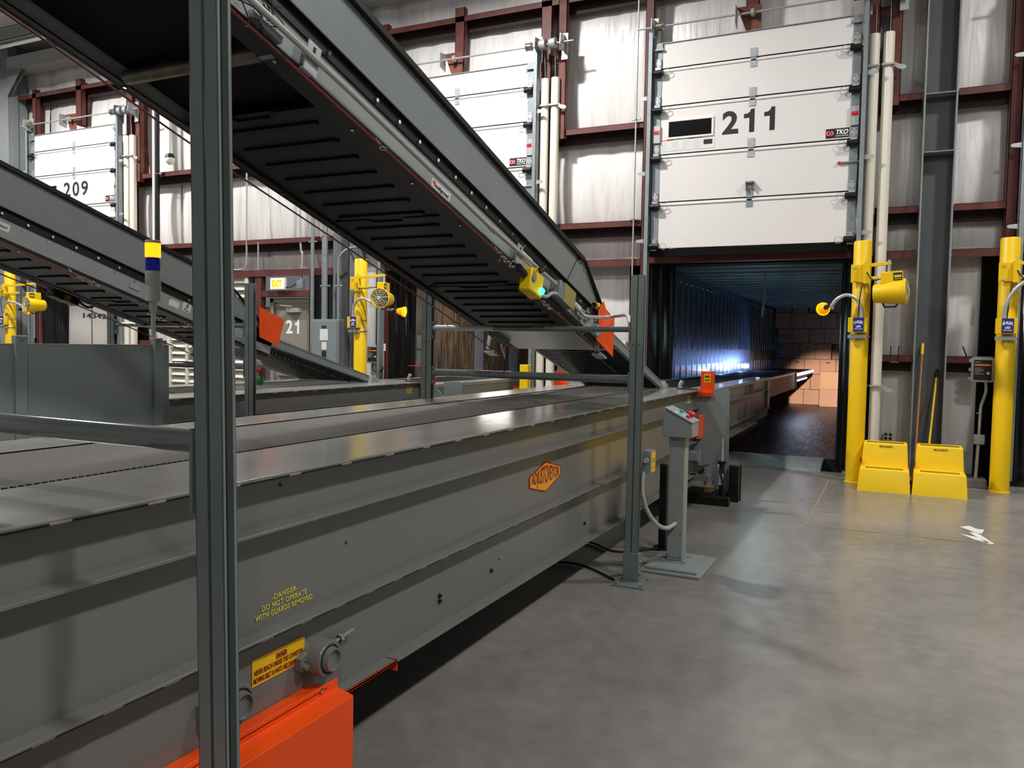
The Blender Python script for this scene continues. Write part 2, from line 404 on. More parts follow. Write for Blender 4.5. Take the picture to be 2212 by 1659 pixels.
g = G(); g.prism([(-17.5, 11.3, 7.36), (-17.0, 11.3, 7.36), (-17.5, 11.3, 6.85)], (0, .02, 0)); g.prism([(-17.5, 11.2, 7.34), (-17.0, 11.2, 7.34), (-17.5, 11.2, 6.8)], (0, .012, 0)); build(g, 'knee_bracket', M_COLM, t)
# concrete curb bits at the wall foot
g = G(); g.box(.6, 1.07, 11.22, 11.75, 0, .095); g.box(-.43, .2, 11.5, 11.78, 0, .095); build(g, 'trim_3', M_CURB, kind='structure', label='low gray curb at the foot of the wall', bev=.005)

# ------------------------------------------------------------------ dock doors
ZP = [3.04, 3.695, 4.36, 5.035, 5.555, 5.905]
def vchan(x0, x1, z0, z1, m, name='wall_post', y=11.44, lab='red oxide steel post'):
    g = G(); g.box(x0, x1, y, y + .008, z0, z1); g.box(x0, x0 + .008, y, 11.72, z0, z1); g.box(x1 - .008, x1, y, y + .1, z0, z1)
    return build(g, name, m, kind='structure', label=lab)
def dock_door(num, idx, full=True):
    cx = DOORS[num]; L, R = cx - 1.35, cx + 1.33
    lab = {'209': 'white sectional dock door numbered 209 at the far left', '210': 'white sectional dock door half hidden behind the near incline',
           '211': 'white sectional dock door numbered 211', '212': 'white sectional dock door cut by the right frame edge'}[num]
    d = T('door_%d' % idx, lab, 'dock door', (cx, 11.3, 3.0), kind='structure')
    for i in range(5):
        z0, z1 = ZP[i] + .006, ZP[i + 1] - .006
        g = G(); g.box(L, R, 11.28, 11.325, z0, z1 - .02); g.box(L, R, 11.285, 11.32, z1 - .02, z1)
        if i < 4: g.box(L, R, 11.268, 11.285, z1 - .045, z1 - .02)
        build(g, 'door_panel', M_DOOR, d, bev=.004)
    g = G()
    for z in ZP[1:5]: g.box(L, R, 11.284, 11.315, z - .009, z + .009)
    build(g, 'joint_seal', M_RUB, d)
    g = G(); g.box(L - .01, R + .01, 11.265, 11.33, 2.93, 3.035); build(g, 'bottom_seal', M_RUB, d)
    g = G(); g.box(L, R, 11.27, 11.335, 5.9, 5.912); build(g, 'top_rail', M_GALV, d)
    # centre hinges
    for z in ZP[1:5]:
        hm = M_GALV if z < 3.8 else M_ZINC
        g = G(); g.box(cx - .045, cx + .045, 11.272, 11.28, z + .03, z + .12); g.box(cx - .042, cx + .042, 11.272, 11.28, z - .13, z - .045); g.tube([(cx - .04, 11.27, z), (cx + .04, 11.27, z)], .014, 8)
        g.box(cx - .035, cx + .035, 11.268, 11.276, z - .05, z + .035)
        h = build(g, 'hinge', hm, d)
        if z < 3.8:
            g = G(); g.prism([(cx - .05, 11.28, z + .2), (cx + .06, 11.28, z + .2), (cx + .06, 11.2, z + .2), (cx - .05, 11.2, z + .2)], (0, 0, -.02)); g.box(cx - .05, cx - .04, 11.23, 11.28, z + .09, z + .2); g.box(cx + .05, cx + .06, 11.23, 11.28, z + .09, z + .2)
            build(g, 'lift_handle', M_GALV, d)
    # side stiles with roller holders
    for s, xe in ((-1, L), (1, R)):
        xi = xe - s * .1
        g = G()
        for i in range(5): g.box(min(xe, xi), max(xe, xi), 11.272, 11.28, ZP[i] + .02, ZP[i + 1] - .02)
        build(g, 'end_stile', M_GALV, d)
        for z in ZP[:5]:
            zz = z - .07 if z > 3.1 else z + .03
            g = G(); g.box(min(xe, xi) + .01, max(xe, xi) - .01, 11.255, 11.272, z + .02, z + .13); g.box(min(xe, xi) + .01, max(xe, xi) - .01, 11.235, 11.272, z - .03, z + .01)
            for bx in (-.025, .025):
                for bz in (.04, .11): g.lathe([(0, .006), (.006, .006), (.007, 0)], ((xe + xi) / 2 + bx, 11.255, z + bz), (0, -1, 0), 8, 1)
            build(g, 'edge_hinge', [M_ZINC, M_INKB], d)
            g = G(); xa = xe - s * .0; xb = xe - s * .13
            g.tube([(xa, 11.22, zz), (xb, 11.22, zz)], .042, 14); g.tube([(xe + s * .06, 11.22, zz), (xa, 11.22, zz)], .012, 8)
            build(g, 'edge_roller', M_BLACK, d)
            g = G(); g.torus((xb - s * .06, 11.235, zz), (0, 1, .2), .045, .004, 14, 6)
            build(g, 'retaining_cable', M_COND, d)
        g = G(); g.box(min(xe, xi) - .0, max(xe, xi), 11.245, 11.272, 4.52, 4.76); build(g, 'breakaway_bracket', M_ZINC, d)
        g = G(); g.box(min(xe, xi) + .012, max(xe, xi) - .012, 11.24, 11.246, 4.64, 4.69); g.box(min(xe, xi) + .012, max(xe, xi) - .012, 11.24, 11.246, 4.655, 4.66, 1); build(g, 'warning_sticker', [M_REDB, M_INKB], d)
        g = G(); g.box(min(xe, xi) - .005, max(xe, xi) + .005, 11.25, 11.285, 5.83, 5.9); g.box(min(xe, xi) - .03, max(xe, xi) + .02, 11.235, 11.255, 5.80, 5.83); build(g, 'top_bracket', M_GALV, d)
        # vertical track
        tx = xe + s * .055
        g = G(); g.box(tx - .03, tx + .03, 11.30, 11.308, .12, 6.05); g.box(tx + s * .024, tx + s * .03, 11.19, 11.305, .12, 6.05); g.box(tx - .03, tx + .03, 11.19, 11.196, .12, 6.05)
        build(g, 'door_track', M_GALV, d)
        for z in (5.15, 4.1, 3.15):
            g = G(); g.prism([(tx + s * .03, 11.21, z - .03), (tx + s * .13, 11.21, z - .02), (tx + s * .15, 11.21, z), (tx + s * .13, 11.21, z + .02), (tx + s * .03, 11.21, z + .03)], (0, .006, 0)); build(g, 'track_bracket', M_ZINC, d)
    # side pull pin
    g = G(); g.tube([(R - .2, 11.26, 4.06), (R + .02, 11.26, 4.06)], .012, 8); g.tube([(R - .235, 11.26, 4.06), (R - .2, 11.26, 4.06)], .017, 8, 1); build(g, 'side_latch', [M_GALV, M_ORD], d)
    # window
    wx0, wx1, wz0, wz1 = cx - 1.13, cx - .535, 4.59, 4.80
    g = G()
    a, b = .03, .012
    for (x0, x1, z0, z1) in ((wx0 - a, wx1 + a, wz1, wz1 + a), (wx0 - a, wx1 + a, wz0 - a, wz0), (wx0 - a, wx0, wz0, wz1), (wx1, wx1 + a, wz0, wz1)): g.box(x0, x1, 11.262, 11.282, z0, z1)
    w = build(g, 'vision_window', M_WHITE, d, bev=.006)
    g = G(); g.box(wx0, wx1, 11.272, 11.282, wz0, wz1); build(g, 'window_pane', M_GLASSB, w)
    if num in ('211', '209'):
        if num == '211':
            text('2', 'door_numeral', d, (-2.135, 11.278, 4.717), XD, ZD, M_INK, w=.215, h=.31, fat=.03)
            for x in (-1.886, -1.622): numeral_one(d, (x, 11.28, 4.717), .14, .31, M_INK)
        else:
            for ch, x in zip('209', (-15.69, -15.42, -15.15)): text(ch, 'door_numeral', d, (x, 11.278, 4.70), XD, ZD, M_INK, w=.21, h=.30, fat=.02)
    if num != '212':
        tx, tz = cx + 1.08, 4.445
        g = G(); g.box(tx - .14, tx + .14, 11.2765, 11.2795, tz - .06, tz + .06); lg = build(g, 'maker_decal', M_INKB, d)
        text('TKO', 'decal_lettering', lg, (tx + .055, 11.275, tz + .012), V((1, 0, .0)), V((.22, 0, 1)), M_INKW, w=.15, h=.062, fat=.035)
        text('DOCK DOORS', 'decal_small_print', lg, (tx + .055, 11.275, tz - .036), XD, ZD, M_INKW, w=.15, h=.014, fat=.02)
        g = G()
        for dx in (-.11, -.075): g.lathe([(0, .002), (.034, .002), (.034, 0)], (tx + dx, 11.2755, tz + .002), (0, -1, 0), 16)
        build(g, 'red_gloves_mark', M_REDP, lg)
        g = G()
        for dx in (-.108, -.072): g.torus((tx + dx, 11.2735, tz), (0, 1, 0), .02, .0025, 14, 5)
        build(g, 'glove_outline', M_INKW, lg)
    if num == '211':
        lx = cx - .86; g = G(); g.box(lx - .40, lx + .37, 11.2765, 11.279, 4.40, 4.565); lb = build(g, 'instruction_label', M_LABEL, d, label='white printed instruction label under the window')
        g = G(); g.box(lx - .38, lx - .2, 11.275, 11.2765, 4.545, 4.556); g.box(lx + .1, lx + .2, 11.275, 11.2765, 4.548, 4.558); build(g, 'orange_bar', M_OR, lb)
        g = G(); g.box(lx + .22, lx + .34, 11.275, 11.2765, 4.455, 4.52); g.box(lx + .0, lx + .1, 11.275, 11.2765, 4.548, 4.556); build(g, 'black_panel_print', M_INKB, lb)
        g = G()
        for c in range(4):
            for r in range(8): g.box(lx - .38 + c * .15, lx - .38 + c * .15 + .1 + .02 * ((r * 7 + c) % 3 - 1), 11.2755, 11.2765, 4.415 + r * .015, 4.419 + r * .015)
        build(g, 'fine_print', M_COND, lb)
    # shaft with drums
    sh = T('door_shaft', {'209': 'lift shaft with cable drums above dock door 209', '210': 'lift shaft with cable drums above the middle dock door', '211': 'lift shaft with center bracket above dock door 211', '212': 'lift shaft with cable drums above the rightmost dock door'}[num], 'shaft', (cx, 11.2, 6.11))
    g = G(); g.tube([(cx - 1.6, 11.2, 6.115), (cx + 1.98, 11.2, 6.115)], .0135, 12); build(g, 'shaft_rod', M_ZINC, sh)
    for x, m in ((cx - 1.28, M_ROLLS), (cx + 1.27, M_ROLLS), (cx + 1.5, M_ZINC), (cx + 1.66, M_ZINC)):
        r = .055 if x < cx + 1.4 else .075
        g = G(); g.lathe([(.02, -.045), (r * 1.08, -.045), (r * 1.08, -.038), (r, -.035), (r, .035), (r * 1.1, .04), (r * 1.1, .046), (.02, .046)], (x, 11.2, 6.115), (1, 0, 0), 22)
        build(g, 'cable_drum', m, sh)
    g = G(); bx = cx - .08
    g.prism([(bx - .16, 11.3, 5.96), (bx - .16, 11.3, 6.24), (bx - .16, 11.12, 6.22), (bx - .16, 11.12, 6.0)], (.008, 0, 0)); g.prism([(bx - .03, 11.28, 5.9), (bx - .16, 11.28, 6.24), (bx + .16, 11.28, 6.24), (bx + .16, 11.28, 5.9)], (0, .01, 0), 1)
    g.lathe([(.014, -.02), (.05, -.02), (.05, .02), (.014, .02)], (bx + .06, 11.2, 6.115), (1, 0, 0), 12); build(g, 'center_bracket', [M_ZINC, M_RUST], sh)
    for x in (cx - 1.38, cx + 1.39, cx + 1.8):
        g = G(); g.prism([(x, 11.32, 5.98), (x, 11.32, 6.25), (x, 11.12, 6.22), (x, 11.1, 6.06)], (.01, 0, 0)); g.box(x - .05, x + .05, 11.31, 11.32, 5.9, 6.28); build(g, 'bearing_bracket', M_ZINC, sh)
    for k, x in enumerate((cx + 1.49, cx + 1.655)):
        g = G(); g.tube([(x, 11.28, 6.11), (x, 11.33, 5.6)], .004, 6); build(g, 'lift_cable', M_ZINC, sh)
    # counterweight tubes
    for k, x in enumerate((cx + 1.475, cx + 1.645)):
        tu = T('counterweight_tube', {'209': ('left', 'door 209'), '210': ('left', 'the middle dock door'), '211': ('left', 'door 211'), '212': ('left', 'the rightmost dock door')}[num][1].join(('cream counterweight tube beside ', (', nearer the door panels', ', farther from the panels')[k])), 'tube', (x, 11.36, 0), 'cream counterweight tubes')
        g = G(); g.tube([(x, 11.36, .03), (x, 11.36, 5.66)], .066, 20, caps=False); g.tube([(x, 11.36, 5.66), (x, 11.36, .03)], .058, 20, caps=False); build(g, 'tube_wall', M_CREAM, tu)
        for z in (5.25, 1.2) if num != '212' else (5.25,):
            g = G(); g.torus((x, 11.36, z), (0, 0, 1), .071, .008, 18, 6); g.box(x - .075, x + .075, 11.27, 11.29, z - .012, z + .012); build(g, 'tube_clamp', M_ZINC, tu)
            if k == 1:
                g = G(); g.prism([(x + .06, 11.29, z - .02), (x + .12, 11.29, z - .07), (x + .18, 11.29, z - .085), (x + .21, 11.29, z - .06), (x + .19, 11.29, z - .03), (x + .12, 11.29, z - .01), (x + .07, 11.29, z + .02)], (0, .008, 0)); build(g, 'clamp_arm', M_ZINC, tu)
    # steel around the opening
    vchan(cx - 1.55, cx - 1.43, 0, 6.95, M_RED); vchan(cx - .15, cx + .02, 6.06, 7.0, M_RED, lab='short red steel post above the dock door')
    vchan(cx + 1.36, cx + 1.53, 0, 7.3, M_RED); vchan(cx + 1.66, cx + 1.79, 4.76, 7.3, M_RUST, y=11.4, lab='rusty brown hung steel post')
    g = G(); g.box(cx + 1.53, cx + 1.66, 11.46, 11.47, 5.9, 6.03); build(g, 'wall_post', M_RED, kind='structure', label='red steel tie between two posts')
    g = G(); g.box(cx - 1.43, cx + 1.36, 11.44, 11.6, 2.86, 2.985); build(g, 'door_header', M_RED, kind='structure', label='red steel header over the dock opening')
    # black dock seal curtains lining the opening
    for s in (-1, 1):
        if num == '212' and s == 1: continue
        g = G(); pts = []
        xo = cx + (s * 1.42 if s < 0 else 1.36); xi = cx + (s * 1.16 if s < 0 else (1.16 if num != '210' else 1.30))
        n = 14; vs = []
        for j in range(9):
            z = .02 + 2.84 * j / 8
            for i in range(n + 1):
                u = i / n
                vs.append((xo + (xi - xo) * u, 11.5 + .5 * u + .035 * math.sin(u * 16 + j * .35), z))
        g.add(vs, [(j * (n + 1) + i, j * (n + 1) + i + 1, (j + 1) * (n + 1) + i + 1, (j + 1) * (n + 1) + i) for j in range(8) for i in range(n)], 0, True)
        nm = {'209': 'dock door 209', '210': 'the middle dock door', '211': 'dock door 211', '212': 'the rightmost dock door'}[num]
        build(g, 'dock_seal_curtain', M_CURT, loc=(xo, 11.6, 0), label='black dock seal curtain at the %s side of the opening under %s' % ('left' if s < 0 else 'right', nm), cat='curtain', group='dock seal curtains')
    g = G(); g.box(cx - 1.42, cx + 1.36, 11.6, 12.0, 2.84, 2.9); g.box(cx - 1.75, cx - 1.4, 11.62, 12.0, 0, 2.9); g.box(cx + 1.34, cx + 1.6, 11.62, 12.0, 0, 2.9)
    build(g, 'trim_%d' % (10 + idx), M_RUB, kind='structure', label='black dock opening frame')
    # dock leveler plate bridging to the trailer
    if num in ('209', '210'): return d
    g = G(); g.prism([(cx - 1.0, 11.56, .0), (cx - 1.0, 11.6, .03), (cx - 1.0, 12.0, .108), (cx - 1.0, 12.19, .112), (cx - 1.0, 12.19, .09), (cx - 1.0, 11.6, -.04)], (2.0, 0, 0))
    build(g, 'dock_leveler_plate', M_LEVEL, loc=(cx, 11.6, 0), label='gray steel dock plate at the floor of %s' % {'209': 'dock door 209', '210': 'the middle dock door', '211': 'dock door 211', '212': 'the rightmost dock door'}[num], cat='dock plate')
    return d
for i, n in enumerate(('209', '210', '211', '212')): dock_door(n, i + 1)
# ================================================================== MAN DOOR BAY
DX0, DX1 = -10.37, -9.50
d = T('door_5', 'taupe steel exit door numbered 21', 'door', ((DX0 + DX1) / 2, 11.6, 0), kind='structure')
g = G(); g.box(DX0, DX1, 11.58, 11.62, .01, 2.33); leaf = build(g, 'door_leaf', M_DOORT, d, bev=.004)
text('2', 'door_numeral', d, (-10.03, 11.576, 1.895), XD, ZD, M_INKW, w=.155, h=.25, fat=.03)
numeral_one(d, (-9.853, 11.578, 1.895), .1, .25, M_INKW)
g = G()
for x0, x1, z0, z1 in ((DX0 - .09, DX0 - .005, 0, 2.42), (DX1 + .005, DX1 + .07, 0, 2.42), (DX0 - .09, DX1 + .07, 2.34, 2.42)): g.box(x0, x1, 11.54, 11.66, z0, z1)
build(g, 'door_frame', M_DOORT, d, bev=.004)
g = G(); g.box(-10.05, -9.75, 11.5, 11.58, 2.16, 2.24); g.tube([(-9.9, 11.5, 2.26), (-10.12, 11.44, 2.28), (-10.25, 11.56, 2.29)], .012, 6); build(g, 'door_closer', M_BOXG, d)
g = G(); g.box(DX0 + .08, DX1 - .1, 11.52, 11.58, 1.0, 1.07); build(g, 'push_bar', M_GALV, d)
for x0, x1, z0, z1, m in ((-10.74, -10.56, 0, 2.93, M_RED), (-9.46, -9.40, 0, 2.9, M_RED)):
    vchan(x0, x1, z0, z1, m, lab='red steel post beside the numbered taupe door')
g = G(); g.box(-10.56, -9.46, 11.44, 11.6, 2.44, 2.55); build(g, 'door_header', M_RED, kind='structure', label='red steel header over the taupe door')
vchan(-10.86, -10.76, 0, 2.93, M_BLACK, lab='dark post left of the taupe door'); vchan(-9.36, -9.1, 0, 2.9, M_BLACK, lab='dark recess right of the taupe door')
e = T('exit_sign', 'lit exit sign above the taupe door numbered 21', 'exit sign', (-10.1, 11.35, 2.56))
g = G(); g.box(-10.27, -9.93, 11.33, 11.39, 2.56, 2.77); build(g, 'sign_box', M_WHITE, e, bev=.008)
g = G(); g.box(-10.25, -9.95, 11.324, 11.331, 2.575, 2.755); build(g, 'lit_face', M_EXIT, e)
text('EXIT', 'sign_lettering', e, (-10.1, 11.321, 2.665), XD, ZD, M_EXITL, w=.24, h=.14, fat=.07)
g = G(); g.tube([(-9.93, 11.37, 2.6), (-9.85, 11.38, 2.6), (-9.78, 11.42, 2.65), (-9.7, 11.46, 2.67)], .012, 8); build(g, 'supply_cord', M_CORD, e)
g = G(); g.box(-9.74, -9.6, 11.42, 11.5, 2.58, 2.72); build(g, 'junction_box', M_GALV, e, bev=.004)
# louver beside the door
lv = T('wall_louver', 'tall cream slatted wall louver left of the taupe door', 'louver', (-11.95, 11.5, .5))
g = G()
for x0, x1, z0, z1 in ((-13.0, -12.92, .5, 2.88), (-10.98, -10.9, .5, 2.88), (-13.0, -10.9, .42, .5), (-13.0, -10.9, 2.82, 2.88), (-11.98, -11.92, .5, 2.82), (-12.5, -12.46, .5, 2.82)): g.box(x0, x1, 11.44, 11.6, z0, z1)
build(g, 'louver_frame', M_LOUV, lv)
for k in range(17):
    z = .52 + k * .137
    g = G(); g.prism([(-12.93, 11.46, z), (-12.93, 11.56, z + .10), (-12.93, 11.565, z + .10), (-12.93, 11.465, z - .006)], (1.96, 0, 0)); build(g, 'louver_slat', M_LOUV, lv)
g = G(); g.box(-13, -10.9, 11.6, 11.62, .42, 2.88); build(g, 'louver_backing', M_BOARD, lv)
# electrical panel and conduits
ep = T('electrical_panel', 'gray electrical panel right of the taupe door', 'electrical panel', (-8.83, 11.1, .4))
g = G(); g.box(-9.1, -8.53, 11.06, 11.24, .4, 2.02); build(g, 'cabinet_body', M_PANELB, ep, bev=.006)
g = G(); g.box(-9.07, -8.56, 11.045, 11.06, .43, 1.99); pd = build(g, 'cabinet_door', M_PANELB, ep, bev=.004)
g = G(); g.box(-8.9, -8.73, 11.04, 11.045, 1.66, 1.85); g.box(-8.86, -8.76, 11.04, 11.045, 1.5, 1.63); build(g, 'paper_notice', M_LABEL, pd)
g = G(); g.box(-8.85, -8.77, 11.03, 11.045, 1.38, 1.48); g.box(-8.86, -8.77, 11.038, 11.045, 1.875, 1.91); build(g, 'latch', M_INKB, pd)
g = G(); g.box(-8.53, -8.44, 11.1, 11.24, .3, 2.0); build(g, 'side_trough', M_COLD, ep)
def conduit(pts, r, label, m=None, clamps=(), name='wall_conduit', grp='wall conduits'):
    g = G(); g.tube(pts, r, 12)
    o = build(g, name, m or M_COND, loc=pts[-1], label=label, cat='conduit', group=grp)
    for c in clamps:
        g = G(); c = V(c); g.torus(c, (0, 0, 1), r + .004, .006, 14, 5); g.box(c.x - r - .05, c.x + r + .05, c.y - .004, c.y + .02, c.z - .012, c.z + .012); build(g, 'strap', M_ZINC, o)
    return o
conduit([(-10.94, 11.45, 7), (-10.94, 11.45, 3.15)] + bez((-10.94, 11.45, 3.1), (-10.94, 11.45, 2.96), (-11.0, 11.45, 2.95), (-11.12, 11.45, 2.95), 6) + [(-11.6, 11.45, 2.95)], .016, 'thin wall conduit bending left at the steel girt above the louver')
conduit([(-10.66, 11.45, 3.45), (-10.66, 11.45, 2.93)], .014, 'short thin wall conduit between two girts left of the exit sign')
conduit(smooth([(-9.72, 11.46, 5.0), (-9.68, 11.46, 3.4), (-9.64, 11.46, 3.2), (-9.66, 11.46, 2.72)]), .018, 'slightly kinked thin conduit dropping to the exit sign junction box')
conduit([(-9.36, 11.4, 6.6), (-9.36, 11.4, .9)], .034, 'thick galvanized conduit running down beside the frame of the taupe door', M_GALV, [(-9.36, 11.4, 3.4), (-9.36, 11.4, 1.0)])
conduit([(-8.93, 11.2, 6.6), (-8.93, 11.2, 2.02)], .052, 'thickest galvanized conduit entering the top of the electrical panel', M_GALV, [(-8.93, 11.2, 2.6), (-8.93, 11.2, 3.45)])
conduit(smooth([(-8.2, 11.24, 3.25), (-8.45, 11.22, 3.22), (-8.6, 11.2, 3.1), (-8.64, 11.2, 2.9), (-8.64, 11.2, 2.02)]), .022, 'hooked thin conduit entering the right end of the electrical panel top', M_GALV, [(-8.64, 11.2, 2.6)])
conduit([(-13.24, 11.38, 7.2), (-13.24, 11.38, 2.95)], .048, 'white plastic pipe running down behind the lit beacon', M_WHITE)
conduit([(-13.13, 11.34, 7.2), (-13.13, 11.34, 2.95)], .046, 'black pipe strapped beside the white plastic pipe', M_BLACK, [(-13.13, 11.34, 4.85)])
conduit([(-3.50, 11.4, 7.2), (-3.50, 11.4, 1.4)], .012, 'very thin conduit running down the left side of dock door 211', None, [(-3.5, 11.4, 4.93), (-3.5, 11.4, 3.5)])
sc = T('hanging_security_camera', 'black and white dome security camera hanging by its stem', 'camera', (-12.4, 11.0, 4.9))
g = G(); g.tube([(-12.4, 11.0, 7.8), (-12.4, 11.0, 5.1)], .018, 8); build(g, 'stem', M_COND, sc)
g = G(); g.lathe([(0, .14), (.06, .13), (.085, .08), (.09, .05), (0, .05)], (-12.4, 11, 4.97), seg=20); build(g, 'housing', M_BLACK, sc)
g = G(); g.lathe([(.085, .05), (.09, .02), (.075, -.03), (.04, -.065), (0, -.075)], (-12.4, 11, 4.97), seg=20); build(g, 'dome', M_WHITE, sc)

# ================================================================== TRAILERS
def trailer(cx, y1, label, wall, floor=M_CFLOOR, zt=2.86, ribs=True, y0=12.0):
    x0, x1 = cx - 1.30, cx + 1.24
    t = T('semi_trailer', label, 'trailer', (cx, y0, .05))
    g = G(); g.box(x0, x1, y0 + .2, y1, -.1, .10); build(g, 'floor', floor, t)
    g = G(); g.box(x0 - .05, x0, y0, y1, .0, zt); lw = build(g, 'left_wall', wall, t)
    g = G(); g.box(x1, x1 + .05, y0, y1, .0, zt); rw = build(g, 'right_wall', wall, t)
    g = G(); g.box(x0 - .05, x1 + .05, y0, y1, zt, zt + .05); rf = build(g, 'roof', M_TROOF, t)
    g = G(); g.box(x0, x1, y1, y1 + .05, .0, zt); build(g, 'front_wall', wall, t)
    if ribs:
        g = G(); y = y0 + .25
        while y < y1: g.box(x0, x0 + .006, y, y + .018, .3, zt - .12); y += .405
        build(g, 'seam_strip', M_RIB, lw)
        g = G(); g.box(x0, x0 + .012, y0 + .05, y1, .1, .42); build(g, 'kick_plate', M_RIB, lw)
        g = G(); g.box(x0, x0 + .004, y0 + .05, y1, 1.35, 1.62); build(g, 'scuff_band', M_SCUFF, lw)
        g = G(); y = y0 + .4
        while y < y1: g.box(x0, x1, y, y + .05, zt - .045, zt); y += .6
        build(g, 'roof_bow', M_TROOF, rf)
        g = G(); y = y0 + .9
        while y < y1 - 1: g.lathe([(0, .012), (.016, .01), (.02, 0)], (x0 + .002, y, zt - .16), (1, 0, 0), 10); y += .405
        build(g, 'rivet_row', M_CHROME, lw)
    return t
tr = trailer(-1.85, 24.75, 'dark metal lined trailer standing open at dock door 211', M_TWALL)
tp = trailer(-6.40, 21.5, 'trailer with worn wooden plank lining at the middle dock door', M_PLANK, ribs=False)
# planks of the left lining: seams and a few pale replacement boards
lw = [c for c in tp.children if c.name.startswith('left_wall')][0]
x = -7.70; g = G(); g2 = G(); y = 12.1; k = 0; rnd = random.Random(3)
ed = [12.05, 12.55, 13.08, 13.53, 13.97, 14.40, 14.80, 15.22, 15.65, 16.03, 16.47, 16.93, 17.4, 17.9, 18.4, 18.9, 19.5, 20.2, 21]
for a, b in zip(ed[:-1], ed[1:]):
    (g2 if k in (5, 9) else g).box(x, x + .014 + .004 * rnd.random(), a + .014, b - .014, .12, 2.6 if k != 9 else 1.75); k += 1
build(g, 'wood_plank', M_PLANK, lw); build(g2, 'pale_board', mat('pale_replacement_board', '#aeb6c8', .5, noise=.12, scale=3), lw, label='pale bluish replacement boards')
g = G(); g.box(-7.7, -7.68, 12.2, 12.5, 1.55, 1.78); g.box(-7.7, -7.68, 12.2, 12.5, 1.25, 1.5); build(g, 'paper_placard', M_BOXG, lw)
tw = trailer(-15.47, 20, 'white lined truck body standing at dock door 209', M_BOARD, ribs=False, zt=2.42)
lw = [c for c in tw.children if c.name.startswith('left_wall')][0]
text('143428', 'wall_number', lw, (-16.762, 12.78, 2.13), YD, ZD, M_INKB, w=.72, h=.12, fat=.02)
g = G(); g.box(-16.77, -16.764, 12.63, 12.65, .1, 2.4); build(g, 'wall_seam', M_BLACK, lw)
g = G(); g.box(-16.80, -14.2, 11.96, 12.06, 2.32, 2.46); hb = build(g, 'rear_header', M_WHITE, tw)
g = G(); g.box(-15.98, -15.82, 11.95, 11.96, 2.365, 2.42); build(g, 'marker_lamp', M_RLENS, hb, label='red marker lamp')
tz = trailer(2.70, 17.0, 'trailer loaded with boxes at the dock door on the right edge', M_TWALL)
# load strap hanging from the trailer roof
g = G(); g.tube(smooth([(-1.85, 13.0, 2.84), (-1.855, 13.0, 2.5), (-1.862, 13.0, 2.4), (-1.875, 13.0, 2.2), (-1.88, 13.0, 2.15)]), .02, 6)
build(g, 'load_strap', M_BOXG, loc=(-1.85, 13, 2.84), label='loose load strap hanging from the trailer roof', cat='strap')
# ---- boxes
def carton(w, d, h, x, y, z, label, m=None, slot=False, printed=False):
    g = G(); g.box(-w / 2, w / 2, -d / 2, d / 2, 0, h); g.box(-w / 2 - .001, w / 2 + .001, -.03, .03, h, h + .001)
    if slot: g.box(-.05, .05, -d / 2 - .001, -d / 2 + .001, h - .1, h - .075, 1)
    if printed: g.box(-.13, .13, -d / 2 - .001, -d / 2 + .001, h * .52, h * .6, 2); g.box(-.16, .16, -d / 2 - .001, -d / 2 + .001, h * .38, h * .42, 2)
    o = build(g, 'cardboard_box', [m or M_CARD, M_CARDD, M_TAPE], loc=(0, 0, 0), bev=.006, label=label, cat='box', group='cartons stacked in the trailers')
    o.location = (x, y, z)
    return o
ORD = ['first', 'second', 'third', 'fourth', 'fifth', 'sixth', 'seventh', 'eighth']
ROW = ['bottom', 'second', 'third', 'fourth', 'fifth', 'sixth']
rnd = random.Random(11)
for r in range(6):
    xx = -3.13 + (0, .22, .05, .3, .12, .02)[r] * .9; c = 0
    if r in (1, 3, 4):
        pass
    while xx < -.68:
        w = .415 + rnd.uniform(-.02, .02); w = min(w, -.62 - xx)
        if w < .2: break
        h = .415
        dy = rnd.uniform(-.04, .04)
        if r == 3 and c in (3, 4, 5): dy = .45
        carton(w - .012, .5, h, xx + w / 2, 24.3 + dy, .105 + r * .428, 'brown carton in the %s row of the load at door 211, %s from the left' % (ROW[r], ORD[c]), slot=(r in (2, 3) and c % 2 == 1), printed=(r in (0, 4) and c == 0))
        xx += w; c += 1
for i, xx in enumerate((-2.9, -2.45, -2.0, -1.55, -1.1)):
    carton(.41, .5, .24 if i != 2 else .18, xx, 24.35, .105 + 6 * .428, 'low brown carton topping the load at door 211, %s from the left' % ORD[i])
carton(.54, .4, .47, -1.53, 23.55, .585, 'plain tan carton standing forward of the load at door 211', M_CARDL)
carton(.54, .4, .475, -1.53, 23.6, .105, 'brown carton carrying the plain tan carton at door 211')
for r in range(6):
    for c in range(3):
        carton(.48, .5, .405, 1.68 + c * .49, 15.75, .105 + r * .42, 'brown carton in the %s row of the load at the rightmost door, %s from left' % (ROW[r], ORD[c]), slot=(r == 1))
carton(.5, .5, .45, -15.9, 14.6, .1, 'brown carton standing on the floor of the white truck body')
carton(.5, .5, .45, -15.9, 14.6, .555, 'brown carton stacked on another in the white truck body')
carton(.45, .5, .5, -15.9, 14.6, 1.01, 'topmost brown carton of the stack in the white truck body')

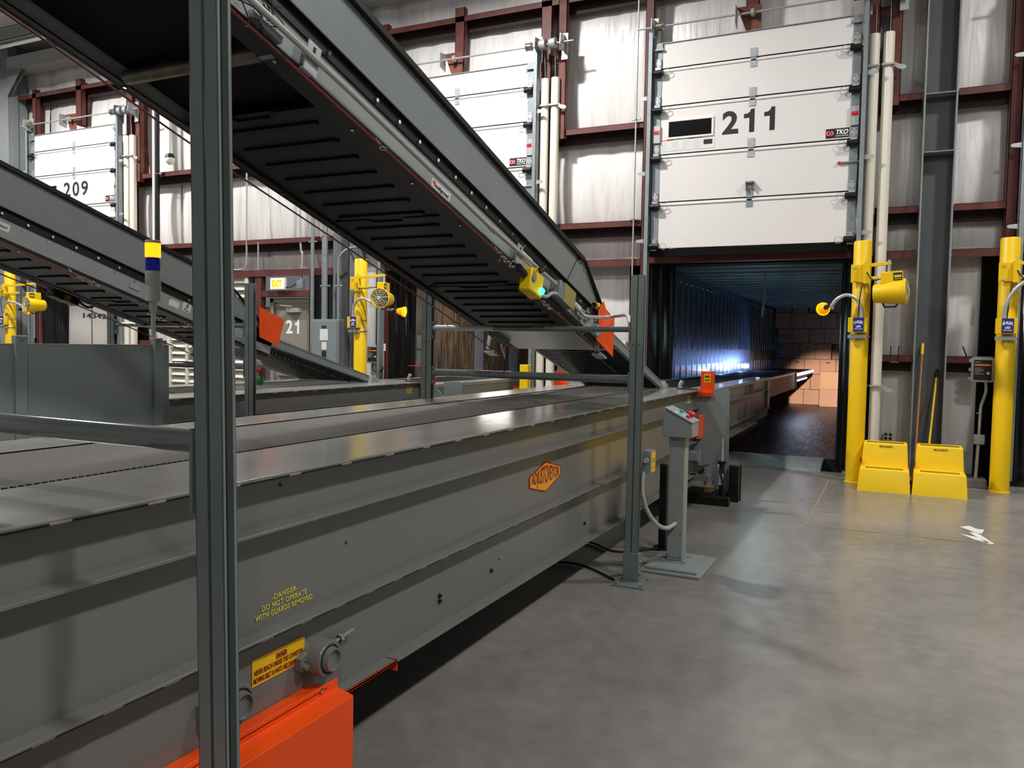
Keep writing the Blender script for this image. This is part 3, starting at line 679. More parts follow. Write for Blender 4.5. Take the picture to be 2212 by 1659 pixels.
# ================================================================== BOLLARDS, FANS, DOCK LAMPS
def bollard(x, y, label, z=3.0, r=.105):
    t = T('bollard', label, 'bollard', (x, y, 0), 'tall yellow bollards beside the dock doors')
    g = G(); g.lathe([(r + .012, 0), (r + .012, .012), (r, .02), (r, z - .02), (r - .01, z - .004), (0, z)], (x, y, 0), seg=28); build(g, 'sleeve', M_YEL, t)
    return t
bollard(-.40, 10.88, 'tall yellow bollard right of dock door 211, behind a step stool')
bollard(1.18, 11.05, 'tall yellow bollard at the right edge beside the control box')
bollard(-7.94, 10.88, 'tall yellow bollard right of the electrical panel')
bollard(-16.98, 10.88, 'tall yellow bollard at the far left behind the gray barrier')
t = T('guard_post', 'short square yellow guard post between the two telescopic conveyors', 'post', (-4.94, 10.87, 0))
g = G(); g.box(-5.005, -4.875, 10.8, 10.93, 0, 1.35); build(g, 'post_body', M_YEL, t, bev=.006)
g = G(); g.box(-5.05, -4.83, 10.76, 10.97, 0, .012); build(g, 'base_plate', M_YEL, t)

def fan(bx, by, c, axis, label, arm=True):
    c, ax = V(c), V(axis).normalized()
    t = T('loader_fan', label, 'fan', (bx, by, 2.45))
    L = .36
    p0, p1 = c - ax * L / 2, c + ax * L / 2
    g = G(); g.lathe([(.098, 0), (.105, .005), (.11, .02), (.148, L - .03), (.16, L - .025), (.162, L), (.15, L), (.14, L - .03), (.1, .02), (.098, 0)], p0, ax, 30); build(g, 'fan_drum', M_YEL, t)
    g = G()
    for R in (.03, .06, .09, .12, .15): g.torus(p1 + ax * (.035 - .03 * (R / .15) ** 2), ax, R, .0028, 26, 5)
    u = ax.orthogonal().normalized(); w = ax.cross(u)
    for k in range(10):
        a = 2 * PI * k / 10; dd = u * math.cos(a) + w * math.sin(a)
        g.tube([p1 + dd * .02 + ax * .036, p1 + dd * .09 + ax * .025, p1 + dd * .155 + ax * .0], .003, 5)
    g.lathe([(0, .042), (.03, .04), (.03, .036)], p1, ax, 14); build(g, 'fan_guard', M_CAGE, t)
    g = G(); hub = p1 - ax * .06
    g.lathe([(0, .03), (.03, .02), (.035, -.03), (0, -.03)], hub, ax, 14)
    for k in range(5):
        a = 2 * PI * k / 5; dd = u * math.cos(a) + w * math.sin(a); tt = ax.cross(dd)
        g.prism([hub + dd * .02 + tt * .015 + ax * .01, hub + dd * .13 + tt * .05 + ax * .02, hub + dd * .13 - tt * .03 - ax * .02, hub + dd * .02 - tt * .015 - ax * .01], ax * .004)
    build(g, 'fan_blades', M_FANB, t)
    g = G(); up = V((0, 0, 1)); sd = ax.cross(up).normalized(); up2 = sd.cross(ax).normalized()
    mt = Matrix((ax, sd, up2)).transposed().to_4x4(); mt.translation = c + up2 * .11
    g.box(-.09, .15, -.06, .06, .0, .14, mx=mt); mo = build(g, 'motor_housing', M_YEL, t, bev=.008)
    g = G(); g.box(.05, .145, -.064, -.06, .03, .12, mx=mt); g.box(.05, .145, .06, .064, .03, .12, mx=mt); dc = build(g, 'rating_decal', M_INKB, mo)
    g = G()
    for zz, hh in ((.085, .008), (.065, .018), (.045, .006)): g.box(.06, .135, -.0655, -.064, zz, zz + hh, mx=mt); g.box(.06, .135, .064, .0655, zz, zz + hh, mx=mt)
    build(g, 'decal_print', M_INKY, dc)
    g = G(); q0 = c - up2 * .115
    g.tube([q0 - ax * .08, q0 - ax * .06 - up2 * .05, q0 + ax * .06 - up2 * .055, q0 + ax * .09 - up2 * .01], .011, 8); build(g, 'carry_handle', M_BLACK, t)
    # bracket collar and double arm
    g = G(); g.box(bx - .12, bx + .05, by - .128, by - .108, 2.48, 2.7); g.box(bx + .02, bx + .09, by - .19, by - .11, 2.46, 2.72); co = build(g, 'arm_bracket', M_YEL, t, bev=.004)
    g = G()
    for z in (2.5, 2.66): g.lathe([(0, .012), (.012, .01), (.014, 0)], (bx - .07, by - .13, z), (0, -1, 0), 8)
    g.tube([(bx + .055, by - .15, 2.44), (bx + .055, by - .15, 2.74)], .016, 8); build(g, 'pivot_pin', M_ZINC, co)
    e = c + up2 * .25; s0 = V((bx + .055, by - .16, 2.68)); s1 = V((bx + .055, by - .16, 2.52))
    def bar(a, b, name):
        a, b = V(a), V(b); dd = (b - a).normalized(); sdd = dd.cross(V((0, 0, 1))).normalized(); uu = sdd.cross(dd)
        m = Matrix((dd, sdd, uu)).transposed().to_4x4(); m.translation = a
        g = G(); g.box(-.03, (b - a).length + .02, -.014, .014, -.02, .02, mx=m); return build(g, name, M_YEL, t, bev=.003)
    bar(s0, V((e.x, e.y, 2.70)), 'arm_bar'); bar(s1, V((s1.x + (e.x - s1.x) * .45, s1.y + (e.y - s1.y) * .45, 2.53)), 'arm_bar')
    g = G(); g.tube([(e.x, e.y, 2.74), (e.x, e.y, c.z + .2)], .018, 8); build(g, 'swivel_post', M_ZINC, t)
    g = G(); g.tube(smooth([(bx + .03, by - .17, 2.48), (bx + .0, by - .2, 2.35), (bx - .02, by - .14, 2.0), (bx - .02, by - .125, 1.93)]), .007, 6); g.tube(smooth([(bx + .06, by - .19, 2.6), (bx + .14, by - .22, 2.5), tuple((c + up2 * .2))]), .007, 6); build(g, 'power_cord', M_CORD, t)
    return t
fan(-.40, 10.88, (-.08, 10.68, 2.345), (1, -.08, .06), 'yellow drum fan seen side on, right of dock door 211')
fan(-7.94, 10.88, (-7.30, 10.62, 2.33), (.2, -.97, 0), 'yellow drum fan with wire guard facing out, right of the electrical panel')
fan(1.18, 11.05, (1.55, 10.75, 2.30), (.3, -.9, 0), 'yellow drum fan cut by the right frame edge')
fan(-16.98, 10.88, (-15.75, 10.6, 2.27), (-.1, -1, 0), 'yellow drum fan on the bollard at the far left')

def dock_lamp(bx, by, pts, head, ax, label, lit=M_DSHADE):
    t = T('dock_lamp', label, 'lamp', (bx, by, 1.8))
    y = by - .115
    g = G(); g.box(bx - .13, bx + .09, y - .07, y, 1.87, 2.05); bk = build(g, 'lamp_bracket', M_YEL, t, bev=.005)
    g = G(); g.box(bx - .07, bx + .05, y - .075, y - .07, 1.88, 2.05); lb = build(g, 'name_plate', M_BLUE, bk)
    text('U-FLEX', 'plate_lettering', lb, (bx - .01, y - .077, 1.985), XD, ZD, M_INKW, w=.105, h=.036, fat=.04, warp=lambda x, yy: (x, yy + .012 - x * x * 5))
    text('LED', 'plate_lettering', lb, (bx - .01, y - .077, 1.943), XD, ZD, M_INKW, w=.055, h=.026, fat=.03)
    text('DOCK LIGHT', 'plate_lettering', lb, (bx - .01, y - .077, 1.912), XD, ZD, M_INKW, w=.09, h=.013, fat=.02)
    g = G(); g.box(bx - .13, bx + .08, y - .04, y, 1.80, 1.84); g.torus((bx, by, 1.825), (0, 0, 1), .112, .009, 24, 6); g.torus((bx, by, 2.0), (0, 0, 1), .109, .005, 24, 6); build(g, 'band_clamp', M_ZINC, t)
    g = G(); g.tube(smooth(pts, 8), .022, 12); build(g, 'gooseneck', M_COND, t)
    h, ax = V(head), V(ax).normalized()
    g = G(); g.lathe([(0, -.1), (.028, -.1), (.032, -.03), (.02, -.02), (0, -.02)], h, ax, 16); build(g, 'lamp_socket', M_BLACK, t)
    g = G(); g.lathe([(.03, -.04), (.04, -.03), (.06, .03), (.082, .09), (.085, .1), (.077, .1), (.055, .03), (.03, -.03)], h, ax, 22); hd = build(g, 'lamp_shade', lit, t)
    g = G(); g.lathe([(0, .085), (.078, .08), (.078, .07), (0, .07)], h, ax, 20); build(g, 'lens', M_DLAMP, hd)
    return t
dock_lamp(-.40, 10.88, [(-.375, 10.72, 1.97), (-.375, 10.72, 2.08), (-.40, 10.72, 2.2), (-.46, 10.71, 2.29), (-.56, 10.7, 2.325), (-.66, 10.7, 2.28), (-.72, 10.72, 2.2), (-.72, 10.74, 2.16)], (-.80, 10.72, 2.17), (-.35, 1, -.12), 'gooseneck dock lamp lit amber at the opening of dock door 211')
dock_lamp(-7.94, 10.88, [(-7.97, 10.72, 1.97), (-7.97, 10.72, 2.12), (-7.93, 10.7, 2.25), (-7.82, 10.68, 2.33), (-7.68, 10.66, 2.33), (-7.45, 10.72, 2.2), (-7.2, 10.75, 2.16)], (-7.08, 10.72, 2.14), (1, .3, -.12), 'gooseneck dock lamp lit amber, right of the electrical panel')
dock_lamp(1.18, 11.05, [(1.13, 10.88, 1.97), (1.13, 10.88, 2.1), (1.17, 10.86, 2.28), (1.26, 10.84, 2.42), (1.42, 10.82, 2.52), (1.6, 10.82, 2.5)], (1.70, 10.82, 2.45), (.5, 1, -.2), 'gooseneck dock lamp on the bollard at the right edge')
dock_lamp(-16.98, 10.88, [(-16.95, 10.72, 1.97), (-16.95, 10.72, 2.1), (-16.9, 10.7, 2.25), (-16.75, 10.68, 2.34), (-16.5, 10.66, 2.33), (-16.28, 10.7, 2.25)], (-16.2, 10.66, 2.18), (.3, 1, -.1), 'gooseneck dock lamp on the bollard at the far left')

# ================================================================== WALL EQUIPMENT RIGHT
def control_box(x, y, label, post=True):
    t = T('dock_control_box', label, 'control box', (x, y, .1))
    g = G(); g.box(x - .12, x + .12, y - .1, y, 1.29, 1.585); g.box(x - .1, x + .1, y - .02, y - .0, 1.585, 1.6); bd = build(g, 'box_body', M_BOXG, t, bev=.014)
    g = G(); g.box(x - .095, x + .095, y - .106, y - .098, 1.315, 1.56); fc = build(g, 'front_panel', M_INKB, bd, bev=.006)
    g = G(); g.box(x - .085, x + .085, y - .108, y - .106, 1.50, 1.508, 0); g.box(x - .085, x + .085, y - .108, y - .106, 1.487, 1.499, 1); build(g, 'stripe', [M_INKY, M_OR], fc)
    g = G()
    for r in range(5): g.box(x - .085, x - .085 + (.07, .1, .09, .06, .1)[r], y - .108, y - .106, 1.46 - r * .018, 1.464 - r * .018)
    g.box(x - .08, x - .03, y - .108, y - .106, 1.53, 1.535); g.lathe([(0, .002), (.018, .002), (.018, 0)], (x + .06, y - .106, 1.4), (0, -1, 0), 12)
    build(g, 'panel_print', M_LABEL, fc)
    g = G()
    for z in (1.33, 1.44, 1.55): g.box(x - .145, x - .115, y - .08, y - .05, z - .02, z + .02)
    build(g, 'hinge', M_BOXG, bd)
    return t
cb = control_box(.975, 11.38, 'gray dock control box with black panel left of the right edge bollard')
g = G(); g.box(.86, 1.09, 11.38, 11.45, 1.3, 1.58); build(g, 'mounting_plate', M_GALV, cb)
g = G(); g.tube(smooth([(1.02, 11.36, 1.3), (1.03, 11.38, 1.2), (1.02, 11.4, 1.12), (.99, 11.42, 1.0), (.985, 11.42, .9)]) + [(.98, 11.42, .64)], .018, 10); build(g, 'feed_conduit', M_COND, cb)
jb = T('junction_box', 'small square gray junction box below the control box at the right', 'junction box', (.98, 11.42, .1))
g = G(); g.box(.92, 1.04, 11.35, 11.42, .52, .64); build(g, 'box_body', M_BOXG, jb, bev=.006)
g = G(); g.tube([(.975, 11.4, .52), (.965, 11.42, .095)], .02, 10); build(g, 'riser_conduit', M_COND, jb)
g = G()
for z in (.3, .9): g.torus((.97, 11.42, z), (0, 0, 1), .024, .006, 12, 5)
build(g, 'coupling', M_ZINC, jb)
c2 = control_box(-7.95, 11.34, 'gray dock control box low behind the bollard right of the electrical panel')
g = G(); g.box(-8.05, -7.85, 11.34, 11.5, .0, 1.5); build(g, 'mounting_plate', M_BOARD, c2)
g = G(); g.tube(smooth([(-7.98, 11.3, 1.29), (-7.97, 11.28, 1.18), (-7.85, 11.28, 1.14), (-7.76, 11.3, 1.22)]), .01, 8); build(g, 'cord', M_CORD, c2)
ob = T('quad_outlet', 'pale quad power outlet low on the wall above the left step stool', 'outlet', (-.03, 11.66, .48))
g = G(); g.box(-.09, .02, 11.6, 11.68, .475, .585); build(g, 'outlet_box', mat('aged_ivory_plate', '#cdc39b', .4), ob, bev=.006)
for dx in (-.062, -.01):
    for z in (.505, .555):
        g = G(); g.lathe([(0, .003), (.018, .003), (.019, 0)], (dx, 11.6, z), (0, -1, 0), 14); build(g, 'socket', M_CARDD, ob)
hk = T('wall_hook', 'small metal hook rack on the girt left of the building column', 'hook', (.0, 11.48, 1.55))
g = G(); g.box(-.05, .05, 11.46, 11.495, 1.5, 1.56); build(g, 'hook_plate', M_ZINC, hk)
g = G()
for dx in (-.045, .045): g.tube([(dx, 11.46, 1.52), (dx, 11.4, 1.52), (dx, 11.4, 1.72)], .006, 6)
build(g, 'hook_prong', M_BLACK, hk)
hk2 = T('wall_peg', 'thin black peg leaning over the girt right of the building column', 'peg', (.78, 11.48, 1.6))
g = G(); g.tube([(.81, 11.46, 1.60), (.76, 11.40, 1.72)], .008, 6); build(g, 'peg_rod', M_BLACK, hk2)
sw = T('switch_plate', 'small white switch plate on the red post left of the plank lined trailer', 'switch', (-7.7, 11.43, 1.45))
g = G(); g.box(-7.92, -7.82, 11.43, 11.44, 1.5, 1.62); build(g, 'plate', M_WHITE, sw); g = G(); g.box(-7.89, -7.85, 11.425, 11.43, 1.54, 1.58); build(g, 'toggle', M_BOXG, sw)

# step stools
def stool(x0, label, y=10.28):
    w = .565; x1 = x0 + w
    t = T('step_stool', label, 'step stool', (x0 + w / 2, y, 0), 'yellow molded two step stools')
    yb = y + .62
    def ring(xa, xb, ya, ybk, z): return [(xa, ya, z), (xb, ya, z), (xb, ybk, z), (xa, ybk, z)]
    g = G()
    lv = [ring(x0, x1, y, yb, 0), ring(x0 + .018, x1 - .018, y + .035, yb - .02, .255), ring(x0 + .026, x1 - .026, y + .045, yb - .025, .265)]
    def loft(g, rings):
        base = len(rings[0]); vs = [p for r in rings for p in r]; fs = []
        for i in range(len(rings) - 1): fs += [(i * 4 + k, i * 4 + (k + 1) % 4, (i + 1) * 4 + (k + 1) % 4, (i + 1) * 4 + k) for k in range(4)]
        fs.append(tuple(range((len(rings) - 1) * 4, len(rings) * 4))); g.add(vs, fs)
    loft(g, lv)
    loft(g, [ring(x0 + .028, x1 - .028, y + .27, yb - .025, .26), ring(x0 + .045, x1 - .045, y + .30, yb - .05, .535), ring(x0 + .052, x1 - .052, y + .31, yb - .055, .545)])
    b = build(g, 'stool_body', M_YPL, t, bev=.012)
    for z, ya in ((.2665, y + .07), (.5465, y + .33)):
        for k in range(3):
            g = G(); yy = ya + k * .05; g.box(x0 + .08, x1 - .08, yy, yy + .009, z - .004, z + .0015); build(g, 'grip_strip', M_INKB, b)
    text('500 LB CAPACITY', 'capacity_lettering', b, (x0 + w * .52, y + .2925, .507), XD, V((0, .1, 1)), M_INKB, w=.15, h=.021, fat=.03)
    g = G(); g.box(x0 + .012, x0 + .02, y + .25, y + .36, .30, .36); build(g, 'hand_hole', M_INKB, b)
    return t
stool(-.341, 'yellow two step molded stool on the left, in front of the bollard')
stool(.238, 'yellow two step molded stool on the right, beside the broom handles')
# brooms
def broom(p0, p1, label, m, grip, gm, name):
    t = T(name, label, 'broom handle', p0)
    p0, p1 = V(p0), V(p1); dd = (p1 - p0).normalized()
    g = G(); g.tube([p0, p1], .0125, 12); build(g, 'handle', m, t)
    g = G(); g.tube([p1 - dd * grip, p1, p1 + dd * .015], [.019, .019, .012], 12); build(g, 'grip', gm, t)
    g = G(); g.box(p0.x - .14, p0.x + .14, p0.y - .03, p0.y + .03, .05, .09); g.box(p0.x - .135, p0.x + .135, p0.y - .028, p0.y + .028, .0, .05, 1); build(g, 'broom_head', [m, M_RUB], t)
broom((.275, 11.1, .08), (.318, 11.42, 1.74), 'push broom with brown wooden handle and yellow grip leaning on the column', M_BRZ, .13, M_YPL, 'push_broom')
broom((.40, 11.0, .08), (.492, 11.42, 1.42), 'shorter push broom with yellow handle and black tip leaning on the column', M_YEL, .10, M_BLACK, 'push_broom')
# floor mark: worn white letter
t = T('floor_mark', 'worn white painted arrow mark on the concrete floor', 'floor mark', (.74, 8.35, 0))
g = G(); g.prism([(.62, 8.62, .001), (.70, 8.72, .001), (.76, 8.60, .001), (.82, 8.60, .001), (.78, 8.40, .001), (.74, 8.42, .001)], (0, 0, .0015)); g.prism([(.68, 8.40, .001), (.74, 8.44, .001), (.84, 8.0, .001), (.80, 7.96, .001)], (0, 0, .0015)); g.prism([(.60, 8.3, .001), (.72, 8.22, .001), (.82, 8.0, .001), (.70, 8.10, .001)], (0, 0, .0015)); build(g, 'paint', M_MARK, t)

wb = T('wall_switch_box', 'small white switch box on the wall left of the dock door 211 opening', 'switch box', (-3.63, 11.45, 1.66))
g = G(); g.box(-3.68, -3.58, 11.42, 11.62, 1.6, 1.72); b_ = build(g, 'box_body', M_WHITE, wb, bev=.006)
g = G(); g.box(-3.66, -3.60, 11.414, 11.42, 1.64, 1.69); build(g, 'toggle', M_BOXG, b_)
# ================================================================== TELESCOPIC BELT CONVEYORS
def telescopic(dx, dy, label, near, dz=0.):
    D = Matrix.Translation((dx, dy, 0)); Y0, Y1 = -1.6, 8.35
    t = T('telescopic_conveyor', label, 'conveyor', (-2.55 + dx, 3.4 + dy, 0))
    def B(g, name, m, par=t, **k): return build(g, name, m, par, mx=D, **k)
    def P(x, y, z): return D @ V((x, y, z))
    for s, xw, xl in ((1, -1.87, -1.80), (-1, -3.23, -3.30)):
        lo, hi = min(xw, xl), max(xw, xl)
        g = G(); g.box(xw - .006, xw + .006, Y0, Y1, .345, 1.2); B(g, 'side_panel', M_GRAY)
        for nm, z, th in (('top_rail', 1.036, .012), ('middle_rail', .689, .012), ('bottom_rail', .345, .012)):
            g = G(); g.box(lo, hi, Y0, Y1 + (.12 if z > .5 else 0), z - th, z); B(g, nm, M_GRAY, bev=.002)
        g = G(); xo = xl; xi = -2.26 if s > 0 else -2.98
        g.box(min(xo, xi), max(xo, xi), Y0, Y1 + .2, 1.205, 1.215); g.box(min(xl, xl - s * .006), max(xl, xl - s * .006), Y0, Y1 + .1, 1.197, 1.206)
        B(g, 'deck_plate', M_DECK, bev=.003)
        if s > 0:
            g = G(); y = Y0 + .1; k = 0
            while y < Y1 - .3:
                g.box(xl - .0005, xl + .0012, y, y + .22, 1.1975, 1.2045); k += 1; y += .28
            B(g, 'weld_line', M_BLACK); g = G(); y = Y0
            while y < Y1 - .3: g.box(xl - .0005, xl + .0012, y, y + .13, .6775, .6815); y += .19
            B(g, 'weld_line', M_BLACK)
    # belt with a laced near edge
    g = G(); g.box(-2.975, -2.27, Y0, Y1 + .2, 1.19, 1.209); bl = B(g, 'belt', M_BELT)
    g = G(); y = Y0
    while y < Y1:
        g.box(-2.274, -2.264, y, y + .013, 1.209, 1.2165); y += .024
    B(g, 'belt_edge', M_RUB, bl)
    g = G(); g.box(-2.985, -2.975, Y0, Y1, 1.2, 1.214); B(g, 'belt_seam', M_RUB, bl)
    g = G(); g.box(-3.2, -1.9, Y0 + .05, Y1 - .2, .40, .44); g.box(-3.22, -1.88, Y0, Y0 + .02, .345, 1.19); B(g, 'underside_pan', M_BLACK)
    # rear support legs
    for y in (-1.0, ):
        for x in (-2.0, -3.1):
            g = G(); g.box(x - .05, x + .05, y - .05, y + .05, 0, .40); B(g, 'leg', M_BLACK)
    # second and third stage
    g = G(); g.box(-3.1, -1.915, Y1 - .5, 14.2, .52, 1.12); s2 = B(g, 'second_stage', M_GRAY)
    g = G(); g.box(-3.14, -1.9, Y1 - .5, 14.2, 1.12, 1.165); B(g, 'stage_deck', M_DECK, s2, bev=.003)
    for z in (.985, .655):
        g = G(); g.box(-1.915, -1.862, Y1, 14.2, z - .012, z); B(g, 'stage_rail', M_GRAY, s2)
    g = G(); g.box(-1.915, -1.85, Y1, 12.6, .508, .54); B(g, 'stage_bottom_rail', M_GRAY, s2, bev=.003)
    g = G(); g.box(-1.914, -1.87, 12.3, 12.42, .98, 1.12); g.box(-1.914, -1.885, 13.95, 14.19, .66, 1.12); B(g, 'stage_bracket', M_GRAY, s2, bev=.004)
    g = G(); g.box(-2.92, -2.2, Y1 + .1, 14.25, 1.16, 1.17); B(g, 'stage_belt', M_BELTD, s2)
    g = G(); g.box(-3.05, -1.94, 10, 18.75, .80, 1.11); s3 = B(g, 'third_stage', M_INC)
    g = G(); g.box(-3.06, -1.93, 10, 18.75, 1.11, 1.15); B(g, 'stage_deck', M_DECK, s3); g = G(); g.box(-2.9, -2.15, 14.2, 18.8, 1.15, 1.158); B(g, 'stage_belt', M_BELTD, s3)
    if near:
        g = G(); g.box(-1.94, -1.925, 18.2, 18.75, .79, 1.14); B(g, 'stage_end_cap', M_BLACK, s3)
        g = G(); g.box(-3.0, -1.97, 18.75, 23.0, 1.0, 1.12); g.box(-3.0, -2.1, 18.75, 23.0, .86, 1.0); ns = B(g, 'nose', M_BLACK)
        g = G(); g.box(-1.97, -1.945, 18.85, 22.9, 1.05, 1.105); B(g, 'led_strip', M_LED, ns, label='lit bluish white lamp strip')
        g = G(); g.box(-2.1, -2.08, 18.9, 22.7, .885, .905); B(g, 'led_strip', M_LED, ns, label='lit lower lamp strip')
    # lift frame plates, cylinder and base at the front
    def plate(pts, y, name, th=.012, m=M_INC):
        g = G(); g.prism([(x, y, z) for x, z in pts], (0, th, 0)); return B(g, name, m)
    plate([(-1.865, 1.18), (-1.70, 1.215), (-1.545, 1.035), (-1.545, .76), (-1.66, .46), (-1.78, .42), (-1.865, .46)], 8.36, 'front_lift_plate')
    plate([(-1.865, 1.19), (-1.63, 1.205), (-1.605, 1.19), (-1.585, .02), (-1.70, .02), (-1.865, .4)], 8.9, 'rear_lift_plate')
    g = G(); g.tube([P(-1.615, 8.62, .70), P(-1.61, 8.62, .42)], .016, 12); g.tube([P(-1.61, 8.62, .44), P(-1.605, 8.62, .12)], .028, 14, 1); g.box(*(lambda p: (p.x - .04, p.x + .04, p.y - .03, p.y + .03, .42, .45))(P(-1.61, 8.62, 0)), 1)
    cy = build(g, 'lift_cylinder', [M_ZINC, M_BLACK], t)
    g = G(); g.box(-1.63, -1.585, 8.585, 8.592, .2, .32); B(g, 'cylinder_label', M_LABEL, cy)
    g = G(); g.tube(smooth([P(-1.635, 8.57, .4), P(-1.60, 8.56, .3), P(-1.565, 8.55, .15), P(-1.60, 8.54, .06), P(-1.75, 8.54, .05), P(-1.86, 8.53, .13)]), .012, 8); g.tube([P(-1.64, 8.57, .42), P(-1.635, 8.57, .36)], .014, 8, 1); build(g, 'hydraulic_hose', [M_CORD, M_ZINC], t)
    g = G(); g.tube([P(-1.80, 8.54, .14), P(-1.66, 8.54, .145)], .016, 8); g.box(*(lambda p: (p.x - .05, p.x + .03, p.y - .02, p.y + .02, .125, .165))(P(-1.72, 8.53, 0))); build(g, 'hydraulic_valve', M_BRASS, t)
    g = G(); g.box(-3.2, -1.5, 8.45, 8.56, 0, .09); g.box(-3.2, -1.46, 8.85, 8.96, 0, .08); g.box(-1.56, -1.455, 8.75, 8.86, 0, .39); g.box(-1.56, -1.445, 8.86, 8.87, .0, .39); g.box(-2.0, -1.65, 8.5, 8.95, .02, .1); B(g, 'base_frame', M_BLACK, bev=.003)
    g = G(); g.box(-1.86, -1.66, 8.2, 8.3, .29, .345); g.box(-1.72, -1.7, 8.25, 8.55, .24, .42); B(g, 'mount_bracket', M_GRAY)
    g = G(); g.box(-1.87, -1.77, 8.15, 8.32, .50, .58); g.box(-1.785, -1.76, 8.20, 8.26, .48, .6); B(g, 'sensor_bracket', M_INC)
    # orange marker bracket on the deck edge
    g = G(); g.box(-1.80, -1.66, 8.35, 8.36, 1.19, 1.40); g.prism([(-2.05, 8.355, 1.40), (-1.66, 8.355, 1.40), (-1.66, 8.40, 1.40), (-2.05, 8.40, 1.40)], (0, 0, .006)); om = B(g, 'marker_bracket', M_OR, label='orange angle bracket')
    g = G(); g.box(-1.84, -1.68, 8.30, 8.36, 1.15, 1.19); B(g, 'bracket_foot', M_ORD, om)
    g = G(); g.box(-1.765, -1.70, 8.345, 8.351, 1.29, 1.38); st = B(g, 'warning_sticker', M_SIGN, om)
    g = G(); g.box(-1.755, -1.71, 8.343, 8.346, 1.345, 1.36); g.box(-1.755, -1.71, 8.343, 8.346, 1.31, 1.32); B(g, 'sticker_print', M_INKB, st)
    if near:
        g = G(); g.box(-3.44, -3.30, 8.35, 8.36, 1.19, 1.36); g.box(-3.36, -3.26, 8.30, 8.36, 1.216, 1.23); B(g, 'marker_bracket', M_OR, label='orange angle bracket')
    else:
        g = G(); g.box(-1.914, -1.911, 11.05, 11.35, .97, 1.05); ol = B(g, 'danger_label', M_OR, label='orange and yellow danger label')
        g = G(); g.box(-1.911, -1.9105, 11.07, 11.33, 1.0, 1.02); B(g, 'label_print', M_SIGN, ol)
    for i, tx in enumerate(('DANGER', 'KEEP', 'CLEAR')): text(tx, 'stencil_lettering', t, P(-1.862, 8.1, 1.155 - i * .03), YD, ZD, M_INKY, w=.13, h=.024, fat=.02)
    g = G(); g.tube(smooth([P(-2.0, 8.30, 1.22), P(-2.0, 8.30, 1.26), P(-1.98, 8.30, 1.30)]), .02, 10); g.box(*(lambda p: (p.x - .06, p.x + .14, p.y - .04, p.y + .04, 1.215, 1.225))(P(-1.96, 8.28, 0)), 1); build(g, 'sensor_eye', [M_ZINC, M_BLACK], t)
    if near:
        g = G(); g.box(-1.80, -1.765, 8.205, 8.50, .715, .955); op = B(g, 'orange_cover_plate', M_OR, bev=.004)
        for yy in (8.23, 8.475):
            for z in (.735, .935): bolt('screw', op, P(-1.765, yy, z), (1, 0, 0), .007, .005)
        # ---- markings and hardware on the near side
        X = -1.863
        hexp = [(4.172, .888), (4.412, .954), (4.659, .897), (4.662, .841), (4.421, .765), (4.175, .823)]
        g = G(); g.prism([(X, y, z) for y, z in hexp], (.0012, 0, 0)); lg = B(g, 'hexagon_logo', M_INKR)
        cyy, czz = 4.417, .86
        g = G(); g.prism([(X + .0013, cyy + (y - cyy) * .93, czz + (z - czz) * .9) for y, z in hexp], (.0008, 0, 0)); B(g, 'logo_field', M_LOGO, lg)
        text('ADJUSTOVEYOR', 'logo_lettering', lg, P(X + .0024, cyy, czz), YD, ZD, M_INKR, w=.42, h=.15, fat=.012, warp=lambda x, y: (x, y * (1 - .62 * min(1, abs(x) / .235)) - .02 * (x / .21) * 0), space=1.0)
        g = G(); g.box(X, X + .002, 1.975, 2.235, .508, .60); sg = B(g, 'danger_sign', M_SIGN, bev=.0006)
        text('DANGER:', 'sign_lettering', sg, P(X + .0025, 2.115, .577), YD, ZD, M_INKR, w=.055, h=.017, fat=.02)
        text('NEVER REACH UNDER THE CONVEYOR.', 'sign_lettering', sg, P(X + .0025, 2.105, .552), YD, ZD, M_INKR, w=.242, h=.018, fat=.008)
        text('MOVING BELT & PARTS ARE DANGEROUS', 'sign_lettering', sg, P(X + .0025, 2.105, .526), YD, ZD, M_INKR, w=.248, h=.018, fat=.008)
        g = G(); g.box(X + .002, X + .0028, 2.088, 2.142, .565, .567); g.box(X + .002, X + .0028, 2.142, 2.229, .513, .515); B(g, 'underline', M_INKR, sg)
        for i, (tx, w) in enumerate((('-DANGER-', .13), ('DO NOT OPERATE', .225), ('WITH GUARDS REMOVED', .285))):
            text(tx, 'stencil_lettering', t, P(X + .001, 2.132, .784 - i * .0262), YD, ZD, M_INKY, w=w, h=.019, fat=.012, space=1.1)
        for y, z, r in ((2.473, .882, .006), (2.108, 1.16, .007), (4.575, 1.166, .007), (3.8, .504, .006), (5.018, .507, .006), (5.9, 1.166, .007), (7.2, 1.166, .007)):
            g = G(); g.lathe([(0, .001), (r, .001), (r, 0)], P(X, y, z), (1, 0, 0), 10); build(g, 'bolt_hole', M_INKB, t)
        for y, z in ((3.18, .48), (3.18, .455), (3.709, .466), (5.111, .442)): bolt('bolt', t, P(X, y, z), (1, 0, 0), .009, .012, M_BLACK)
        for yc, zc in ((2.28, .513), (1.84, .522)):
            g = G()
            g.lathe([(.066, 0), (.066, .075), (.062, .08), (.05, .08), (.047, .065)], P(X, yc, zc), (1, 0, 0), 30)
            for s in (-1, 1): g.prism([P(X, yc + s * .05, zc - .035), P(X, yc + s * .098, zc - .022), P(X, yc + s * .098, zc + .022), P(X, yc + s * .05, zc + .035)], (.03, 0, 0))
            be = build(g, 'bearing', M_GRAY, t)
            g = G(); g.lathe([(.048, .04), (.048, .075), (.04, .1), (.036, .1), (.034, .088), (0, .088)], P(X, yc, zc), (1, 0, 0), 28); build(g, 'bearing_cap', M_GRAY, be)
